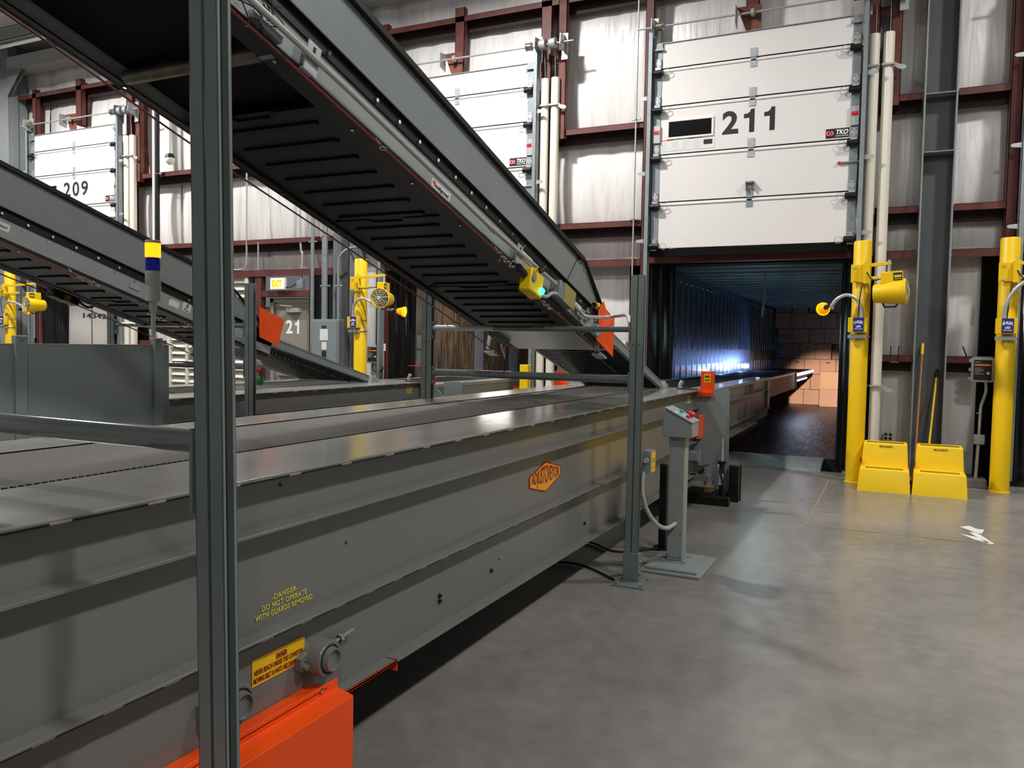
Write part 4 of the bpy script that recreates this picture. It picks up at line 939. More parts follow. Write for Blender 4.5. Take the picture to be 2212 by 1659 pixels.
            g = G(); g.torus(P(X + .079, yc, zc), (1, 0, 0), .05, .004, 28, 6); build(g, 'bearing_ring', M_BLACK, be)
            bolt('bearing_bolt', be, P(X + .03, yc - .082, zc - .008), (1, 0, 0), .013, .018, M_GRAY)
            if yc < 2: continue
            g = G(); g.tube([P(X + .025, yc + .09, zc + .02), P(X + .03, yc + .2, zc + .035)], .007, 8); g.lathe([(.016, 0), (.016, .014), (0, .014)], P(X + .026, yc + .12, zc + .024), (0, 1, .1), 6, 0); build(g, 'takeup_rod', M_INC, be)
        # orange guard
        g = G(); ya, yb = .75, 2.335
        g.box(-1.862, -1.79, ya, yb - .06, .405, .412); g.prism([(-1.795, ya, .425), (-1.79, ya, .425), (-1.79, ya, .39), (-1.72, ya, .372), (-1.72, ya, .05), (-1.725, ya, .05), (-1.725, ya, .366), (-1.795, ya, .384)], (0, yb - ya, 0))
        g.box(-1.84, -1.72, yb - .004, yb, .05, .372)
        og = B(g, 'orange_guard', M_OR, bev=.002)
        bolt('screw', og, P(-1.79, 2.24, .41), (1, 0, 0), .008, .006)
        g = G(); g.box(-1.72, -1.7185, 1.62, 1.845, .24, .33); st = B(g, 'guard_sticker', M_SIGN, og)
        for i, tx in enumerate(('DO NOT OPERATE', 'WITH GUARD REMOVED')): text(tx, 'sticker_lettering', st, P(-1.7183, 1.733, .30 - i * .03), YD, ZD, M_INKB, w=.2, h=.018, fat=.02)
        g = G(); g.box(-1.90, -1.80, 2.335, 2.74, .328, .333); g.box(-1.806, -1.80, 2.335, 2.74, .328, .345); g.box(-1.86, -1.80, 2.735, 2.741, .30, .345); B(g, 'orange_lip', M_OR)
    if dz:
        for o in t.children_recursive:
            for v in o.data.vertices: v.co.z += dz * min(1, max(0, (v.co.z - .1) / .2))
    return t
telescopic(0, 0, 'near gray telescopic belt conveyor with hexagon logo on its side', True)
telescopic(-3.3, -.05, 'far gray telescopic belt conveyor behind the gray barrier', False, -.037)

# ================================================================== INCLINE FEED CONVEYORS
def incline(dx, Y0, Z0, slope, label, near, tb=0., te=6.38):
    AN = math.atan(slope); CA, SA = math.cos(AN), math.sin(AN); dy = 0
    M = Matrix(((1, 0, 0, dx), (0, CA, SA, Y0), (0, -SA, CA, Z0), (0, 0, 0, 1)))
    tl = lambda l: tb * (l - 4.2) / 2.1
    t = T('incline_conveyor', label, 'conveyor', tuple(M @ V((-2.65, 6.3, 0))))
    def B(g, name, m, par=t, **k): return build(g, name, m, par, mx=M, **k)
    XR, XL, L0 = -2.2, -3.1 if near else -2.87, -3.2; XT = -3.02 if near else -3.2
    for s, x in ((1, XR), (-1, XL)):
        g = G(); xi = x - s * .006
        g.prism([(x, L0, 0), (x, 4.42, 0), (x, 4.42, .16), (x, 4.36, .20), (x, L0, .20)], (-s * .006, 0, 0)); B(g, 'side_frame', M_INCS)
        g = G(); g.prism([(x, L0, .2), (x, 4.38, .2), (x, 3.66, .48), (x, L0, .48)], (-s * .006, 0, 0)); gp = B(g, 'guard_panel', M_INC)
        g = G(); g.prism([(x, L0, .472), (x, 3.66, .472), (x, 3.66, .50), (x, L0, .50)], (s * .03, 0, 0)); g.prism([(x, 3.64, .50), (x, 3.70, .48), (x, 4.40, .20), (x, 4.34, .20)], (s * .03, 0, 0)); B(g, 'edge_trim', M_BLACK, gp)
        g = G(); g.prism([(x, L0, .145), (x, 4.36, .145), (x, 4.36, .205), (x, L0, .205)], (s * .012, 0, 0)); g.prism([(x, L0, .2), (x, 4.36, .2), (x, 4.36, .206), (x, L0, .206)], (s * .035, 0, 0)); js = B(g, 'joint_angle', M_BLACK)
        dw = .09 if s > 0 else .04
        g = G(); g.box(min(x, x - s * dw), max(x, x - s * dw), L0, 4.4, -.012, -.004); g.box(min(x, x + s * .012), max(x, x + s * .012), L0, 4.4, -.014, .012); ea = B(g, 'edge_angle', M_BLACK)
        if s > 0:
            l = -.55
            while l < 4.2:
                bolt('bolt', js, M @ V((x + .012, l, .165)), (1, 0, 0), .011, .012)
                if 0 < l < 4 and not near: bolt('bolt', js, M @ V((x + .0, l + .18, .12)), (1, 0, 0), .006, .006)
                l += .36 if int(l * 10) % 2 else .19
            g = G(); g.prism([(x - .004, 3.39, .2), (x - .004, 3.4, .2), (x - .004, 3.58, .48), (x - .004, 3.57, .48)], (.006, 0, 0)); B(g, 'panel_seam', M_BLACK, gp)
            for l, n in ((3.60, .455), (3.72, .43)): bolt('bolt', gp, M @ V((x + .0, l, n)), (1, 0, 0), .013, .014)
        for k in range(8):
            bolt('clip_bolt', ea, M @ V((x - s * .03, .3 + k * .52, -.014)), (0, -SA, -CA), .009, .01)
    # belts and roller
    g = G(); g.box(XL + .03, XR - .03, L0, 4.0, .148, .158); g.box(XL + .05, XR - .05, L0, .95, .052, .06); B(g, 'belt', M_BELTD)
    g = G(); g.box(XL + .006, XR - .006, L0, -.25, .02, .028); B(g, 'underside_cover', M_BELTD)
    g = G(); g.tube([(XL + .06, .28, .01), (XR - .09, .28, .01)], .032, 16); g.tube([(XR - .09, .28, .01), (XR - .02, .28, .01)], .026, 16, 1); B(g, 'return_roller', [M_ROLLS, M_GALV])
    # ribbed bottom pans
    la = .64; joints = [.64, 1.76, 2.88, 3.92]
    for a, b in zip(joints[:-1], joints[1:]):
        g = G(); g.box(XL + .03, XR - .075, a, b, .006, .01)
        st = .08
        g.prism([(XL + .07, a, .004), (XL + .3, a, .004), (XL + .33, a + .035, .004), (XL + .52, a + .035, .004), (XL + .55, a, .004), (XR - .075, a, .004), (XR - .075, a + .02, .004), (XL + .56, a + .02, .004), (XL + .53, a + .055, .004), (XL + .32, a + .055, .004), (XL + .29, a + .02, .004), (XL + .07, a + .02, .004)], (0, 0, -.008), 1)
        n = 7
        for k in range(n):
            l = a + .13 + k * (b - a - .17) / (n - 1)
            x0, x1 = XL + .14, XR - .2
            pts = [(x0 - .015, l, .006), (x0, l - .016, .006), (x1, l - .016, .006), (x1 + .015, l, .006), (x1, l + .016, .006), (x0, l + .016, .006)]
            g.prism(pts, (0, 0, -.012), 1)
        B(g, 'bottom_pan', [M_PAN, M_RIDGE])
    g = G(); g.box(XL, XR, 3.95, 4.62 if near else 4.3, .035, .04); B(g, 'transition_plate', M_COND)
    # gravity roller tail
    for x in (XT, XR - .0):
        g = G(); q = tl(te); g.prism([(x, 4.2, .085), (x, te, .10 + q), (x, te + .04, .14 + q), (x, te, .175 + q), (x, 4.2, .185)], (-.004, 0, 0)); g.prism([(x, 4.2, .085), (x, te, .10 + q), (x, te, .104 + q), (x, 4.2, .089)], (-.03, 0, 0)); rl = B(g, 'tail_rail', M_INC)
        g = G()
        for k in range(int((te - 4.32) / .04)): l = 4.32 + k * .04; g.box(x - .0045, x + .0005, l, l + .02, .155 + tl(l), .168 + tl(l))
        B(g, 'rail_slots', M_INKB, rl)
    g = G(); xm = XR - .30; g.prism([(xm - .002, 4.3, .09), (xm - .002, te - .08, .09 + tl(te)), (xm - .002, te - .08, .13 + tl(te)), (xm - .002, 4.3, .13)], (.004, 0, 0)); mr = B(g, 'middle_rail', M_BLACK)
    g = G()
    for k in range(int((te - 4.4) / .048)): l = 4.34 + k * .048; g.box(xm + .002, xm + .004, l, l + .018, .092 + tl(l), .110 + tl(l))
    B(g, 'wheel_axle_ends', M_GALV, mr)
    for k in range(int((te - 4.66) / .068)):
        l = 4.66 + k * .068
        g = G(); g.tube([(XT + .01, l, .125 + tl(l)), (XR - .012, l, .125 + tl(l))], .021, 12); B(g, 'tail_roller', M_ROLL)
    g = G(); q = tl(te); g.box(XT, XR + .0, te - .05, te + .02, .10 + q, .13 + q); B(g, 'tail_end_bar', M_BLACK)
    g = G(); g.box(XR, XR + .05, te - .13, te + .02, .085 + q, .165 + q); B(g, 'tail_foot', M_INCS)
    # orange flared guides
    for s in (1, -1):
        if s < 0: pts = [(XL - .02, 4.38, .10), (XL - .06, 4.46, .10), (XL - .06, 4.5, -.10), (XL - .02, 4.30, -.03)]
        elif not near: pts = [(XR + .04, 4.11, .397), (XR + .09, 4.42, .37), (XR + .09, 4.41, .10), (XR + .04, 4.196, .12)]
        else: pts = [(XR + .04, 4.185, .276), (XR + .09, 4.30, .22), (XR + .09, 4.37, -.09), (XR + .04, 4.065, -.03)]
        g = G(); g.prism(pts, (s * .004, 0, 0))
        if s > 0 and near: g.prism([(XR + .04, 4.13, .32), (XR + .044, 4.185, .276), (XR + .044, 4.10, .05), (XR + .03, 4.06, .2)], (.003, 0, 0))
        fl = B(g, 'flared_guide', M_OR if s > 0 else M_RLENS, label='orange flared guide plate' if s > 0 else 'red flared guide plate')
        if s > 0:
            for l, n in ((4.12, .06), (4.11, .02)) if near else ((4.22, .2),): bolt('bolt', fl, M @ V((XR + .05, l, n)), (1, 0, 0), .009, .01)
            g = G(); g.box(XR, XR + .05, 4.02, 4.14, -.0, .09); B(g, 'guide_bracket', M_ZINC, fl)
    # pull cables with end brackets
    g = G(); g.tube(smooth([M @ V((XR + .03, L0, -.02)), M @ V((XR + .03, .5, -.024)), M @ V((XR + .03, 2.45, -.036))], 10), .005, 8); pc = build(g, 'pull_cable', M_CABLE, t)
    g = G(); g.tube(smooth([M @ V((XR + .03, 2.95, -.09)), M @ V((XR + .03, 3.6, -.08)), M @ V((XR + .03, 4.24, -.10))], 10), .005, 8); build(g, 'pull_cable', M_CABLE, t)
    g = G(); pts = [M @ V((XL - .05, l, n)) for l, n in ((L0, .02), (-.2, 0), (.7, -.03), (1.8, -.035), (3.0, -.05), (3.9, -.075), (4.22, -.09))]; g.tube(smooth(pts, 8), .005, 8); build(g, 'pull_cable', M_CABLE, t)
    for x, l in ((XR + .03, 4.26), (XL - .05, 4.25)):
        g = G(); g.box(x - .03, x + .0, l - .1, l - .07, -.1, .06); g.box(x - .05, x + .04, l - .09, l + .03, -.13, -.115); g.lathe([(0, .05), (.012, .05), (.012, -.04), (0, -.04)], (x, l - .02, -.10), (0, 1, 0), 10); B(g, 'cable_anchor', M_ZINC)
    for l in (.93, 2.2):
        g = G(); g.tube([(XR + .0, l, .012), (XR + .03, l + .03, -.02)], .004, 6); g.torus((XR + .03, l + .05, -.028), (0, 0, 1), .015, .003, 12, 5); B(g, 'eye_bolt', M_CHROME)
    g = G()
    for k in range(5):
        g.torus((XR + .03, 2.30 + k * .04, -.036), (1, 0, 0) if k % 2 else (0, 0, 1), .014, .004, 12, 5); g.torus((XR + .03, 2.96 + k * .04, -.09), (1, 0, 0) if k % 2 else (0, 0, 1), .014, .004, 12, 5)
    B(g, 'tension_chain', M_CHROME)
    # pull switch
    sx = XR + .055
    if near:
        g = G(); g.box(sx - .04, sx + .045, 2.60, 2.80, -.135, .02); ps = B(g, 'pull_switch', M_YPL if near else M_SIGN, bev=.012)
        for a, b, r in (((sx, 2.48, -.03), (sx, 2.58, -.04), .026), ((sx, 2.78, -.06), (sx, 2.84, -.08), .022), ((sx + .03, 2.72, .03), (sx + .03, 2.78, .07), .02)):
            g = G(); g.tube([a, b], r, 12); B(g, 'switch_gland', M_BLACK, ps)
        g = G(); g.lathe([(0, .008), (.026, .006), (.028, 0)], (sx + .05, 2.63, -.045), (1, 0, 0), 18); B(g, 'switch_knob', M_GALV, ps)
        g = G(); g.torus((sx + .052, 2.64, .0), (1, 0, 0), .02, .007, 16, 6); B(g, 'reset_ring', M_YEL, ps)
        g = G(); g.sphere((sx + .045, 2.775, -.085), .024, seg=14); B(g, 'lamp', M_GRN if near else M_BLACK, ps, label='lit green lamp' if near else 'dark lamp')
    # decals
    q = 0 if near else .08; n0 = .0 if near else .045
    g = G(); g.box(XR + .001, XR + .002, 1.46 + q, 1.66 + q, .018 + n0, .07 + n0); nd = B(g, 'maker_label', M_LABEL)
    rt = lambda x, l, n: M @ V((x, l, n))
    g = G(); g.box(XR + .002, XR + .0026, 1.47 + q, 1.50 + q, .045 + n0, .062 + n0); B(g, 'orange_initial', M_OR, nd)
    text('Intelligrated', 'label_lettering', nd, rt(XR + .0025, 1.565 + q, .042 + n0), V((0, CA, -SA)), V((0, SA, CA)), M_INKB, w=.15, h=.026, fat=.012)
    if near:
        g = G(); pts = [M @ V(p) for p in ((XR + .055, L0, .06), (XR + .055, .0, .052), (XR + .055, .61, .062), (XR + .055, 2.07, .052), (XR + .055, 3.1, .085))]; g.tube(pts, .0135, 12); g.tube([M @ V((XR + .055, 2.05, .052)), M @ V((XR + .055, 2.12, .053))], .018, 12)
        cd = build(g, 'conduit', M_COND, t)
        for l in (.42, 2.5):
            g = G(); g.box(XR + .002, XR + .045, l - .03, l + .03, -.0, .012); g.box(XR + .038, XR + .044, l - .04, l + .04, -.005, .125); g.box(XR + .0445, XR + .0455, l - .008, l + .008, .075, .11, 1); B(g, 'conduit_bracket', [M_ZINC, M_INKB])
        g = G(); g.box(XR + .002, XR + .075, 3.13, 3.42, .005, .13); jb = B(g, 'junction_box', M_GALV, bev=.004)
        g = G(); g.box(XR + .075, XR + .08, 3.21, 3.43, .0, .135); B(g, 'box_cover', M_OLIVE, jb)
        g = G(); g.tube(smooth([M @ V((XR + .055, 3.42, .06)), M @ V((XR + .055, 3.62, .055)), (-2.10 + dx, 5.72 + dy, 1.868), (-2.05 + dx, 6.0 + dy, 1.875), (-1.95 + dx, 6.0 + dy, 1.885), (-1.80 + dx, 5.75 + dy, 1.88), (-1.70 + dx, 5.5 + dy, 1.83), (-1.68 + dx, 5.46 + dy, 1.77)]), .014, 12); build(g, 'flexible_conduit', M_COND, t)
        g = G(); g.tube(smooth([M @ V((sx, 2.8, -.08)), M @ V((sx, 2.95, -.06)), M @ V((sx, 3.05, .0)), M @ V((sx, 3.16, .03))]), .013, 10); build(g, 'switch_conduit', M_COND, t)
        # motor wiring net and small hardware
        rn = random.Random(5); g = G()
        for k in range(44):
            a = V((XR + .03 + rn.random() * .03, -.55 + rn.random() * .75, .02 + rn.random() * .12)); b = a + V((rn.uniform(-.02, .02), rn.uniform(-.1, .1), rn.uniform(-.08, .08))); c = b + V((rn.uniform(-.02, .02), rn.uniform(-.1, .1), rn.uniform(-.06, .06)))
            g.tube(smooth([a, b, c], 4), .0026, 5)
        B(g, 'safety_netting', M_CORD)
        g = G(); g.box(XR + .002, XR + .03, .10, .26, .02, .055); B(g, 'idler_bracket', M_ZINC)
        g = G(); g.tube([(XR + .05, 3.93, .215), (XR + .05, 4.0, .235)], .02, 12); g.tube([(XR + .05, 3.89, .205), (XR + .05, 3.93, .215)], .017, 12, 1); g.tube([(XR + .04, 3.86, .08), (XR + .045, 3.88, .2)], .008, 8, 1); B(g, 'photo_eye', [M_YPL, M_BLACK])
        rn = random.Random(9)
        for k in range(9):
            l, n = 3.55 + rn.random() * .6, .02 + rn.random() * .12
            g = G(); g.box(XR + .004, XR + .02 + rn.random() * .02, l, l + .03 + rn.random() * .05, n, n + .008 + rn.random() * .03); B(g, 'adjuster_bracket', M_ZINC)
        g = G(); g.box(XR + .003, XR + .005, 2.62, 2.78, .09, .14); g.box(XR + .003, XR + .005, 3.62, 3.76, .09, .14); B(g, 'white_tag', M_LABEL)
    else:
        g = G(); g.box(XR + .002, XR + .01, 2.74, 2.84, .06, .1); B(g, 'slotted_bracket', M_ZINC)
        g = G(); g.box(XR + .001, XR + .002, 3.14, 3.25, .06, .115); B(g, 'warning_sticker', M_LABEL)
        g = G(); g.box(XR + .001, XR + .002, 3.285, 3.375, .065, .145); ws = B(g, 'warning_sticker', M_LABEL)
        g = G()
        for a, b in (((3.31, .085), (3.33, .105)), ((3.33, .105), (3.345, .09)), ((3.33, .105), (3.335, .125)), ((3.315, .12), (3.355, .115)), ((3.30, .078), (3.36, .073))):
            g.tube([(XR + .003, a[0], a[1]), (XR + .003, b[0], b[1])], .003, 5)
        g.sphere((XR + .003, 3.338, .132), .006, seg=8); B(g, 'falling_figure_print', M_INKB, ws)
        lx = XL - .05
        g = G(); g.box(lx - .05, lx + .05, 2.60, 2.84, -.06, .10); p2 = B(g, 'pull_switch', M_BLACK, bev=.008)
        g = G(); g.box(lx - .052, lx + .052, 2.70, 2.75, -.062, .102); g.tube([(lx, 2.48, .02), (lx, 2.6, .02)], .03, 10); B(g, 'hazard_stripe', mat('ochre_stripe', '#8f6420', .5), p2)
        g = G(); g.tube(smooth([M @ V((lx, 2.84, .0)), M @ V((lx, 2.95, -.03)), M @ V((lx, 3.05, .03)), M @ V((lx + .03, 3.2, .1)), M @ V((lx + .06, 3.35, .12))]), .011, 8); build(g, 'motor_cord', M_CORD, t)
    return t
incline(0, 2.2, 2.839, .284, 'near dark gray incline conveyor crossing the top left of the frame', True)
incline(-3.3, 1.837, 2.803, .31, 'far dark gray incline conveyor seen behind the lit beacon', False, .10, 6.2)

# ================================================================== SUPPORT FRAMES (double strut channel)
def strut(g, x, y, z0, z1, w=.085, d=.041, tilt=0.):
    m = Matrix(((1, 0, -tilt, x), (0, 1, 0, y), (0, 0, 1, 0), (0, 0, 0, 1))); th = .004
    for s in (-1, 1):
        a, b = sorted((s * .0015, s * (.0015 + th))); g.box(a, b, -d / 2, d / 2, z0, z1, mx=m)
        a, b = sorted((s * .0015, s * w / 2))
        for yy in (-d / 2, d / 2 - th): g.box(a, b, yy, yy + th, z0, z1, mx=m)
        a, b = sorted((s * (w / 2 - th), s * w / 2))
        for yy in (-d / 2, d / 2 - .009): g.box(a, b, yy, yy + .009, z0, z1, mx=m)
def strut_foot(t, x, y, nm='foot'):
    g = G(); g.box(x - .055, x + .06, y - .03, y + .03, .012, .21); f = build(g, nm, M_POST, t, bev=.004)
    g = G(); g.box(x - .09, x + .14, y - .16, y + .08, 0, .012); bp = build(g, 'base_plate', M_POST, t)
    for dx, dy in ((-.06, -.13), (.11, -.13), (.11, .05)): bolt('anchor_bolt', bp, (x + dx, y + dy, .012), (0, 0, 1), .012, .014, M_GALV)
    for z in (.07, .15): bolt('clamp_bolt', f, (x + .06, y, z), (1, 0, 0), .012, .012, M_GALV)
def frame(xr, xl, y, z1, label, rails=(1.767, 1.42)):
    t = T('support_frame', label, 'frame', ((xr + xl) / 2, y, 0))
    for x in (xr, xl):
        g = G(); strut(g, x, y, .02, z1, .093); p = build(g, 'post', M_POST, t, bev=.0015)
        g = G()
        for dx in (-.02, .02): g.lathe([(0, .0012), (.005, .001), (.005, 0)], (x + dx, y - .0205, 1.66), (0, -1, 0), 8)
        build(g, 'bolt_hole', M_INKB, p)
        strut_foot(t, x, y)
    for i, z in enumerate(rails):
        r = .02 if i == 0 else .028
        g = G(); g.tube([(xl + .045, y, z), (xr - .045, y, z)], r, 18); rr = build(g, 'rail', M_TUBE, t)
        for x, s in ((xr - .047, -1), (xl + .047, 1)):
            g = G(); g.box(min(x, x + s * .006), max(x, x + s * .006), y - .03, y + .03, z - .09, z + .05); build(g, 'rail_flange', M_POST, rr)
            if s > 0:
                for dz in (-.07, .035): bolt('bolt', rr, (x + .006, y - .01, z + dz), (1, 0, 0), .012, .012, M_GALV)
    return t
f1 = frame(-1.61, -3.30, 5.4, 2.14, 'dark gray support frame with two rails standing over the near conveyor')
g = G(); g.tube([(-3.25, 5.4, 1.767), (-2.72, 5.4, 1.767)], .0215, 16); build(g, 'worn_rail_section', M_COND, f1)
frame(-4.911, -6.60, 5.185, 2.122, 'dark gray support frame standing over the far conveyor')
# large near post with its rail
t = T('near_post_frame', 'large dark gray strut post in the foreground with a rail running left', 'frame', (-1.355, 1.3, 0))
g = G(); strut(g, -1.327 - .0, 1.32, 0.0, 3.2, .083, .041, .0172); po = build(g, 'post', M_POST, t, bev=.0015)
g = G(); g.box(-1.45, -1.22, 1.2, 1.42, 0, .012); build(g, 'base_plate', M_POST, t)
g = G(); g.tube([(-3.3, 1.335, 1.418), (-1.405, 1.33, 1.418)], .027, 24); rr = build(g, 'rail', M_TUBE, t)
g = G(); g.box(-1.409, -1.401, 1.30, 1.345, 1.26, 1.45); build(g, 'rail_flange', M_POST, rr)
g = G(); strut(g, -3.345, 1.33, 0, 3.2, .083, .041); build(g, 'post', M_POST, t)
for z in (2.25, .9): bolt('bolt', po, (-1.327 - .0172 * z + .006, 1.322, z), (1, 0, 0), .006, .006, M_GALV)
g = G(); g.box(-3.4, -1.3, 1.3, 1.36, 2.97, 3.05); build(g, 'cross_beam', M_POST, t)

# ================================================================== GRAY BARRIER AND STACK LIGHT
t = T('guard_barrier', 'gray sheet metal barrier at the left behind the near conveyor', 'barrier', (-3.72, 2.4, 0))
BX = -3.72
for a, b in ((.0, .78), (.79, 1.60), (1.61, 2.415), (2.425, 3.19), (3.2, 3.285)):
    g = G(); g.box(BX - .004, BX + .004, a, b, .05, 1.61); g.box(BX - .03, BX + .004, a, b, 1.607, 1.612); build(g, 'sheet_panel', M_BARR, t, bev=.001)
for y in (.76, 1.58, 2.42, 3.2):
    g = G(); g.box(BX - .01, BX + .022, y - .028, y + .028, 0, 1.65); p = build(g, 'barrier_post', M_BARR, t, bev=.003)
    bolt('bolt', p, (BX + .022, y, 1.63), (1, 0, 0), .006, .004, M_GALV)
t = T('stack_light', 'stack light with lit amber top and blue segment on the barrier post', 'beacon', (BX - .02, 3.2, 1.55))
bx, by = BX - .022, 3.2
g = G(); g.tube([(bx, by, 1.5), (bx, by, 1.80)], .0115, 12); build(g, 'pole', M_COND, t)
g = G(); g.lathe([(.012, 1.79), (.02, 1.80), (.022, 1.85), (.041, 1.856), (.041, 1.935), (.0395, 1.936), (.0395, 1.938), (.041, 1.94), (.041, 2.02), (.036, 2.021), (0, 2.021)], (bx, by, 0), seg=24); build(g, 'base_housing', M_LAMPG, t)
g = G(); g.lathe([(.038, 2.021), (.039, 2.03), (.039, 2.085), (.038, 2.095), (0, 2.095)], (bx, by, 0), seg=24); build(g, 'blue_lens', M_DKBLUE, t, label='dark blue lens segment')
g = G(); g.lathe([(.040, 2.096), (.041, 2.105), (.041, 2.17), (.04, 2.174), (0, 2.174)], (bx, by, 0), seg=24); build(g, 'amber_lens', M_AMB, t, label='lit amber lens segment')
g = G(); g.lathe([(.041, 2.174), (.041, 2.188), (.036, 2.19), (0, 2.19)], (bx, by, 0), seg=24); build(g, 'cap', M_LAMPG, t)

# ================================================================== OPERATOR PEDESTAL
t = T('control_pedestal', 'gray push button pedestal standing on the floor beside the near conveyor', 'pedestal', (-1.43, 5.97, 0))
g = G(); g.prism([(-1.63, 5.67, 0), (-1.19, 5.67, 0), (-1.19, 6.27, 0), (-1.63, 6.27, 0)], (0, 0, .022)); g.prism([(-1.60, 5.70, .022), (-1.22, 5.70, .022), (-1.27, 6.2, .022), (-1.58, 6.2, .022)], (0, 0, .022)); build(g, 'floor_base', M_PED, t, bev=.006)
g = G(); g.box(-1.545, -1.345, 5.87, 6.07, .044, .052); fp = build(g, 'foot_plate', M_PED, t)
for dx in (-1.53, -1.445, -1.36):
    for yy in (5.885, 6.055): bolt('bolt', fp, (dx, yy, .052), (0, 0, 1), .008, .008, M_GALV)
g = G(); g.box(-1.495, -1.375, 5.91, 6.03, .052, .985); co = build(g, 'column', M_PED, t, bev=.006)
g = G(); g.box(-1.49, -1.38, 5.905, 5.912, .08, .26); ac = build(g, 'access_cover', M_PED, co)
for x in (-1.482, -1.388):
    for z in (.09, .25): bolt('screw', ac, (x, 5.905, z), (0, -1, 0), .005, .004, M_GALV)
g = G(); g.prism([(-1.535, 5.86, .985), (-1.535, 5.86, 1.165), (-1.515, 5.86, 1.19), (-1.315, 5.86, 1.09), (-1.315, 5.86, .985)], (0, .22, 0)); bx_ = build(g, 'console', M_PED, t, bev=.004)
sl = V((.2, 0, -.1)).normalized(); nn = V((.1, 0, .2)).normalized()
mt = Matrix((sl, V((0, 1, 0)), nn)).transposed().to_4x4(); mt.translation = V((-1.515, 5.97, 1.19))
g = G(); g.box(-.012, .225, -.118, .118, .0, .012, mx=mt); lid = build(g, 'console_lid', M_PED, bx_, bev=.003)
g = G(); g.lathe([(.016, 0), (.016, .012), (.013, .02), (0, .02)], mt @ V((.085, .02, .012)), nn, 16); build(g, 'teal_button', M_TEALB, lid)
g = G(); g.lathe([(.018, 0), (.018, .02), (.03, .022), (.03, .032), (.02, .042), (0, .044)], mt @ V((.16, .045, .012)), nn, 18); build(g, 'stop_button', M_REDB, lid, label='red mushroom stop button')
g = G(); g.lathe([(.015, 0), (.015, .012), (.012, .018), (0, .018)], mt @ V((.16, -.05, .012)), nn, 16); build(g, 'red_button', M_REDB, lid)
g = G()
for a, b in ((.07, -.06), (.12, -.01), (.185, .02)): g.box(a - .012, a + .012, b - .016, b + .016, .012, .013, mx=mt)
build(g, 'button_label', M_LABEL, lid)
for x, yy in ((-1.52, 5.86), (-1.32, 5.86)): bolt('tab_screw', bx_, (x, yy, .992), (0, -1, 0), .006, .008, M_GALV)
g = G(); g.tube(smooth([(-1.55, 5.42, .62), (-1.54, 5.50, .5), (-1.50, 5.62, .38), (-1.46, 5.76, .325), (-1.43, 5.91, .335)]), .016, 12); build(g, 'feed_hose', M_COND, t)
t = T('black_guard_post', 'short black square post behind the gray push button pedestal', 'post', (-1.655, 6.41, 0))
g = G(); g.box(-1.685, -1.625, 6.38, 6.44, 0, .70); build(g, 'post_body', M_BLACK, t, bev=.004); g = G(); g.box(-1.73, -1.58, 6.33, 6.49, 0, .012); build(g, 'base_plate', M_BLACK, t)
t = T('switch_box', 'small gray switch box with yellow label on the right side of the conveyor support post', 'switch box', (-1.52, 5.46, .76))
g = G(); g.box(-1.562, -1.50, 5.43, 5.55, .765, .925); sb = build(g, 'box_body', M_GALV, t, bev=.004)
g = G(); g.box(-1.50, -1.497, 5.44, 5.54, .775, .915); lb = build(g, 'label_plate', M_SIGN, sb)
g = G(); g.box(-1.497, -1.4965, 5.455, 5.525, .80, .81); g.box(-1.497, -1.4965, 5.455, 5.525, .84, .87); build(g, 'label_print', M_OLIVE, lb)
g = G(); g.tube([(-1.53, 5.425, .86), (-1.53, 5.405, .86)], .018, 10); g.tube(smooth([(-1.545, 5.41, .78), (-1.55, 5.41, .7), (-1.55, 5.42, .62)]), .012, 8); build(g, 'conduit_fitting', M_COND, t)
# cables lying under the conveyor
for i, (pts, lab) in enumerate(((((-1.72, 5.35, .012), (-2.1, 5.6, .012), (-2.6, 5.5, .012), (-3.0, 5.8, .012)), 'black cable on the floor running from the support post under the near conveyor'),
                                (((-1.68, 6.38, .012), (-1.95, 6.1, .012), (-2.3, 6.3, .012), (-2.9, 6.2, .012)), 'black cable on the floor beside the short black post'))):
    g = G(); g.tube(smooth(pts, 8), .009, 8); build(g, 'floor_cable', M_CORD, loc=pts[0], label=lab, cat='cable')
t = T('spray_bottle', 'small green spray bottle with red trigger standing on the far conveyor', 'bottle', (-6.07, 6.55, 1.178))
g = G(); g.lathe([(0, 0), (.035, 0), (.038, .01), (.038, .08), (.015, .105), (.013, .115), (0, .115)], (-6.07, 6.55, 1.178), seg=18); build(g, 'bottle_body', M_GSIGN, t)
g = G(); g.box(-6.085, -6.055, 6.535, 6.565, 1.293, 1.313); g.box(-6.12, -6.05, 6.54, 6.56, 1.313, 1.333); g.tube([(-6.05, 6.55, 1.323), (-6.02, 6.55, 1.313), (-6.015, 6.55, 1.263)], .005, 6); build(g, 'trigger_head', M_REDB, t)

# ================================================================== LIGHT
w = bpy.data.worlds.new('world'); S.world = w; w.use_nodes = True
w.node_tree.nodes['Background'].inputs[0].default_value = (.9, .95, 1, 1); w.node_tree.nodes['Background'].inputs[1].default_value = .14
def area(x, y, z, pw, sx=.5, sy=.5, col=(1, .985, .96), rot=(0, 0, 0), spread=PI):
    l = bpy.data.lights.new('high_bay', 'AREA'); l.shape = 'RECTANGLE'; l.size = sx; l.size_y = sy; l.energy = pw; l.color = col; l.spread = spread
    o = bpy.data.objects.new('high_bay_light', l); COL.objects.link(o); o.location = (x, y, z); o.rotation_euler = rot; return o
SP = PI
for x, p in ((-23.8, 420), (-14.7, 600), (-5.6, 560), (3.5, 320)): area(x, 8.2, 8.05, p, .45, .45, spread=SP)
for x, p in ((-14.7, 200), (-5.6, 170), (3.5, 320)): area(x, 1.5, 8.2, p, .45, .45, spread=SP)
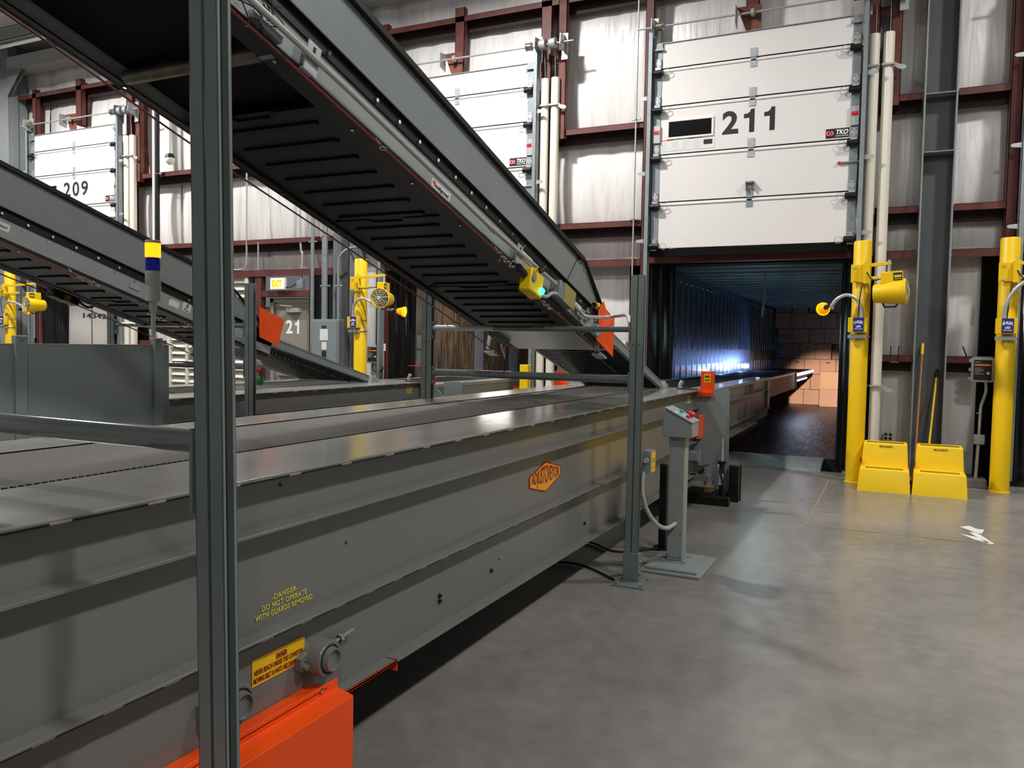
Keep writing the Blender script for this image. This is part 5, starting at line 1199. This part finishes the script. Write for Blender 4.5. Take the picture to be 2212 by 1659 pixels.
for x, p in ((-5.6, 180), (3.5, 260)): area(x, -4.6, 8.4, p, .45, .45)
def spot(loc, tgt, pw, col, ang, blend=.6, r=.06):
    l = bpy.data.lights.new('spot', 'SPOT'); l.energy = pw; l.color = col; l.spot_size = math.radians(ang); l.spot_blend = blend; l.shadow_soft_size = r
    o = bpy.data.objects.new('lamp_beam', l); COL.objects.link(o); o.location = loc
    o.rotation_euler = (V(tgt) - V(loc)).to_track_quat('-Z', 'Y').to_euler(); return o
spot((-.84, 10.85, 2.16), (-1.75, 24, .35), 7500, (1, .80, .66), 11.5, .6)
spot((-2.3, 20.0, 1.3), (-3.15, 19.2, 1.5), 110, (.25, .42, 1), 105, .9)
spot((-6.95, 10.75, 2.14), (-6.0, 16, 1.2), 200, (1, .8, .45), 60)
def point(loc, pw, col, r=.05):
    l = bpy.data.lights.new('point', 'POINT'); l.energy = pw; l.color = col; l.shadow_soft_size = r
    o = bpy.data.objects.new('trailer_glow_fill', l); COL.objects.link(o); o.location = loc; return o
point((-6.2, 14.2, .8), 30, (.6, .72, 1), .4)  # added bluish fill inside the plank lined trailer, no fixture there
point((-6.6, 13.2, 2.2), 22, (1, .92, .82), .3)  # added fill that brightens the plank lining, no fixture there
point((-15.4, 13.2, 1.9), 40, (1, .95, .9), .3)
point((2.6, 13.4, 2.2), 30, (1, .9, .75), .2)
point((-2.98, 20.2, 1.22), 7, (.45, .6, 1), .04)
point((-2.98, 17.8, 1.22), 6, (.45, .6, 1), .04)
point((-2.98, 15.6, 1.22), 3, (.45, .6, 1), .04)
point((-1.9, 13.3, 1.9), 8, (.55, .85, 1), .3)  # added fill that brightens the trailer roof, no fixture there
S.view_settings.view_transform = 'Standard'; S.view_settings.look = 'None'; S.view_settings.exposure = .13; S.view_settings.gamma = 1
S.cycles.use_denoising = True
try: S.cycles.denoiser = 'OPENIMAGEDENOISE'
except Exception: pass
S.cycles.max_bounces = 8; S.cycles.caustics_reflective = False; S.cycles.caustics_refractive = False; S.cycles.sample_clamp_indirect = 6
bpy.context.view_layer.update()
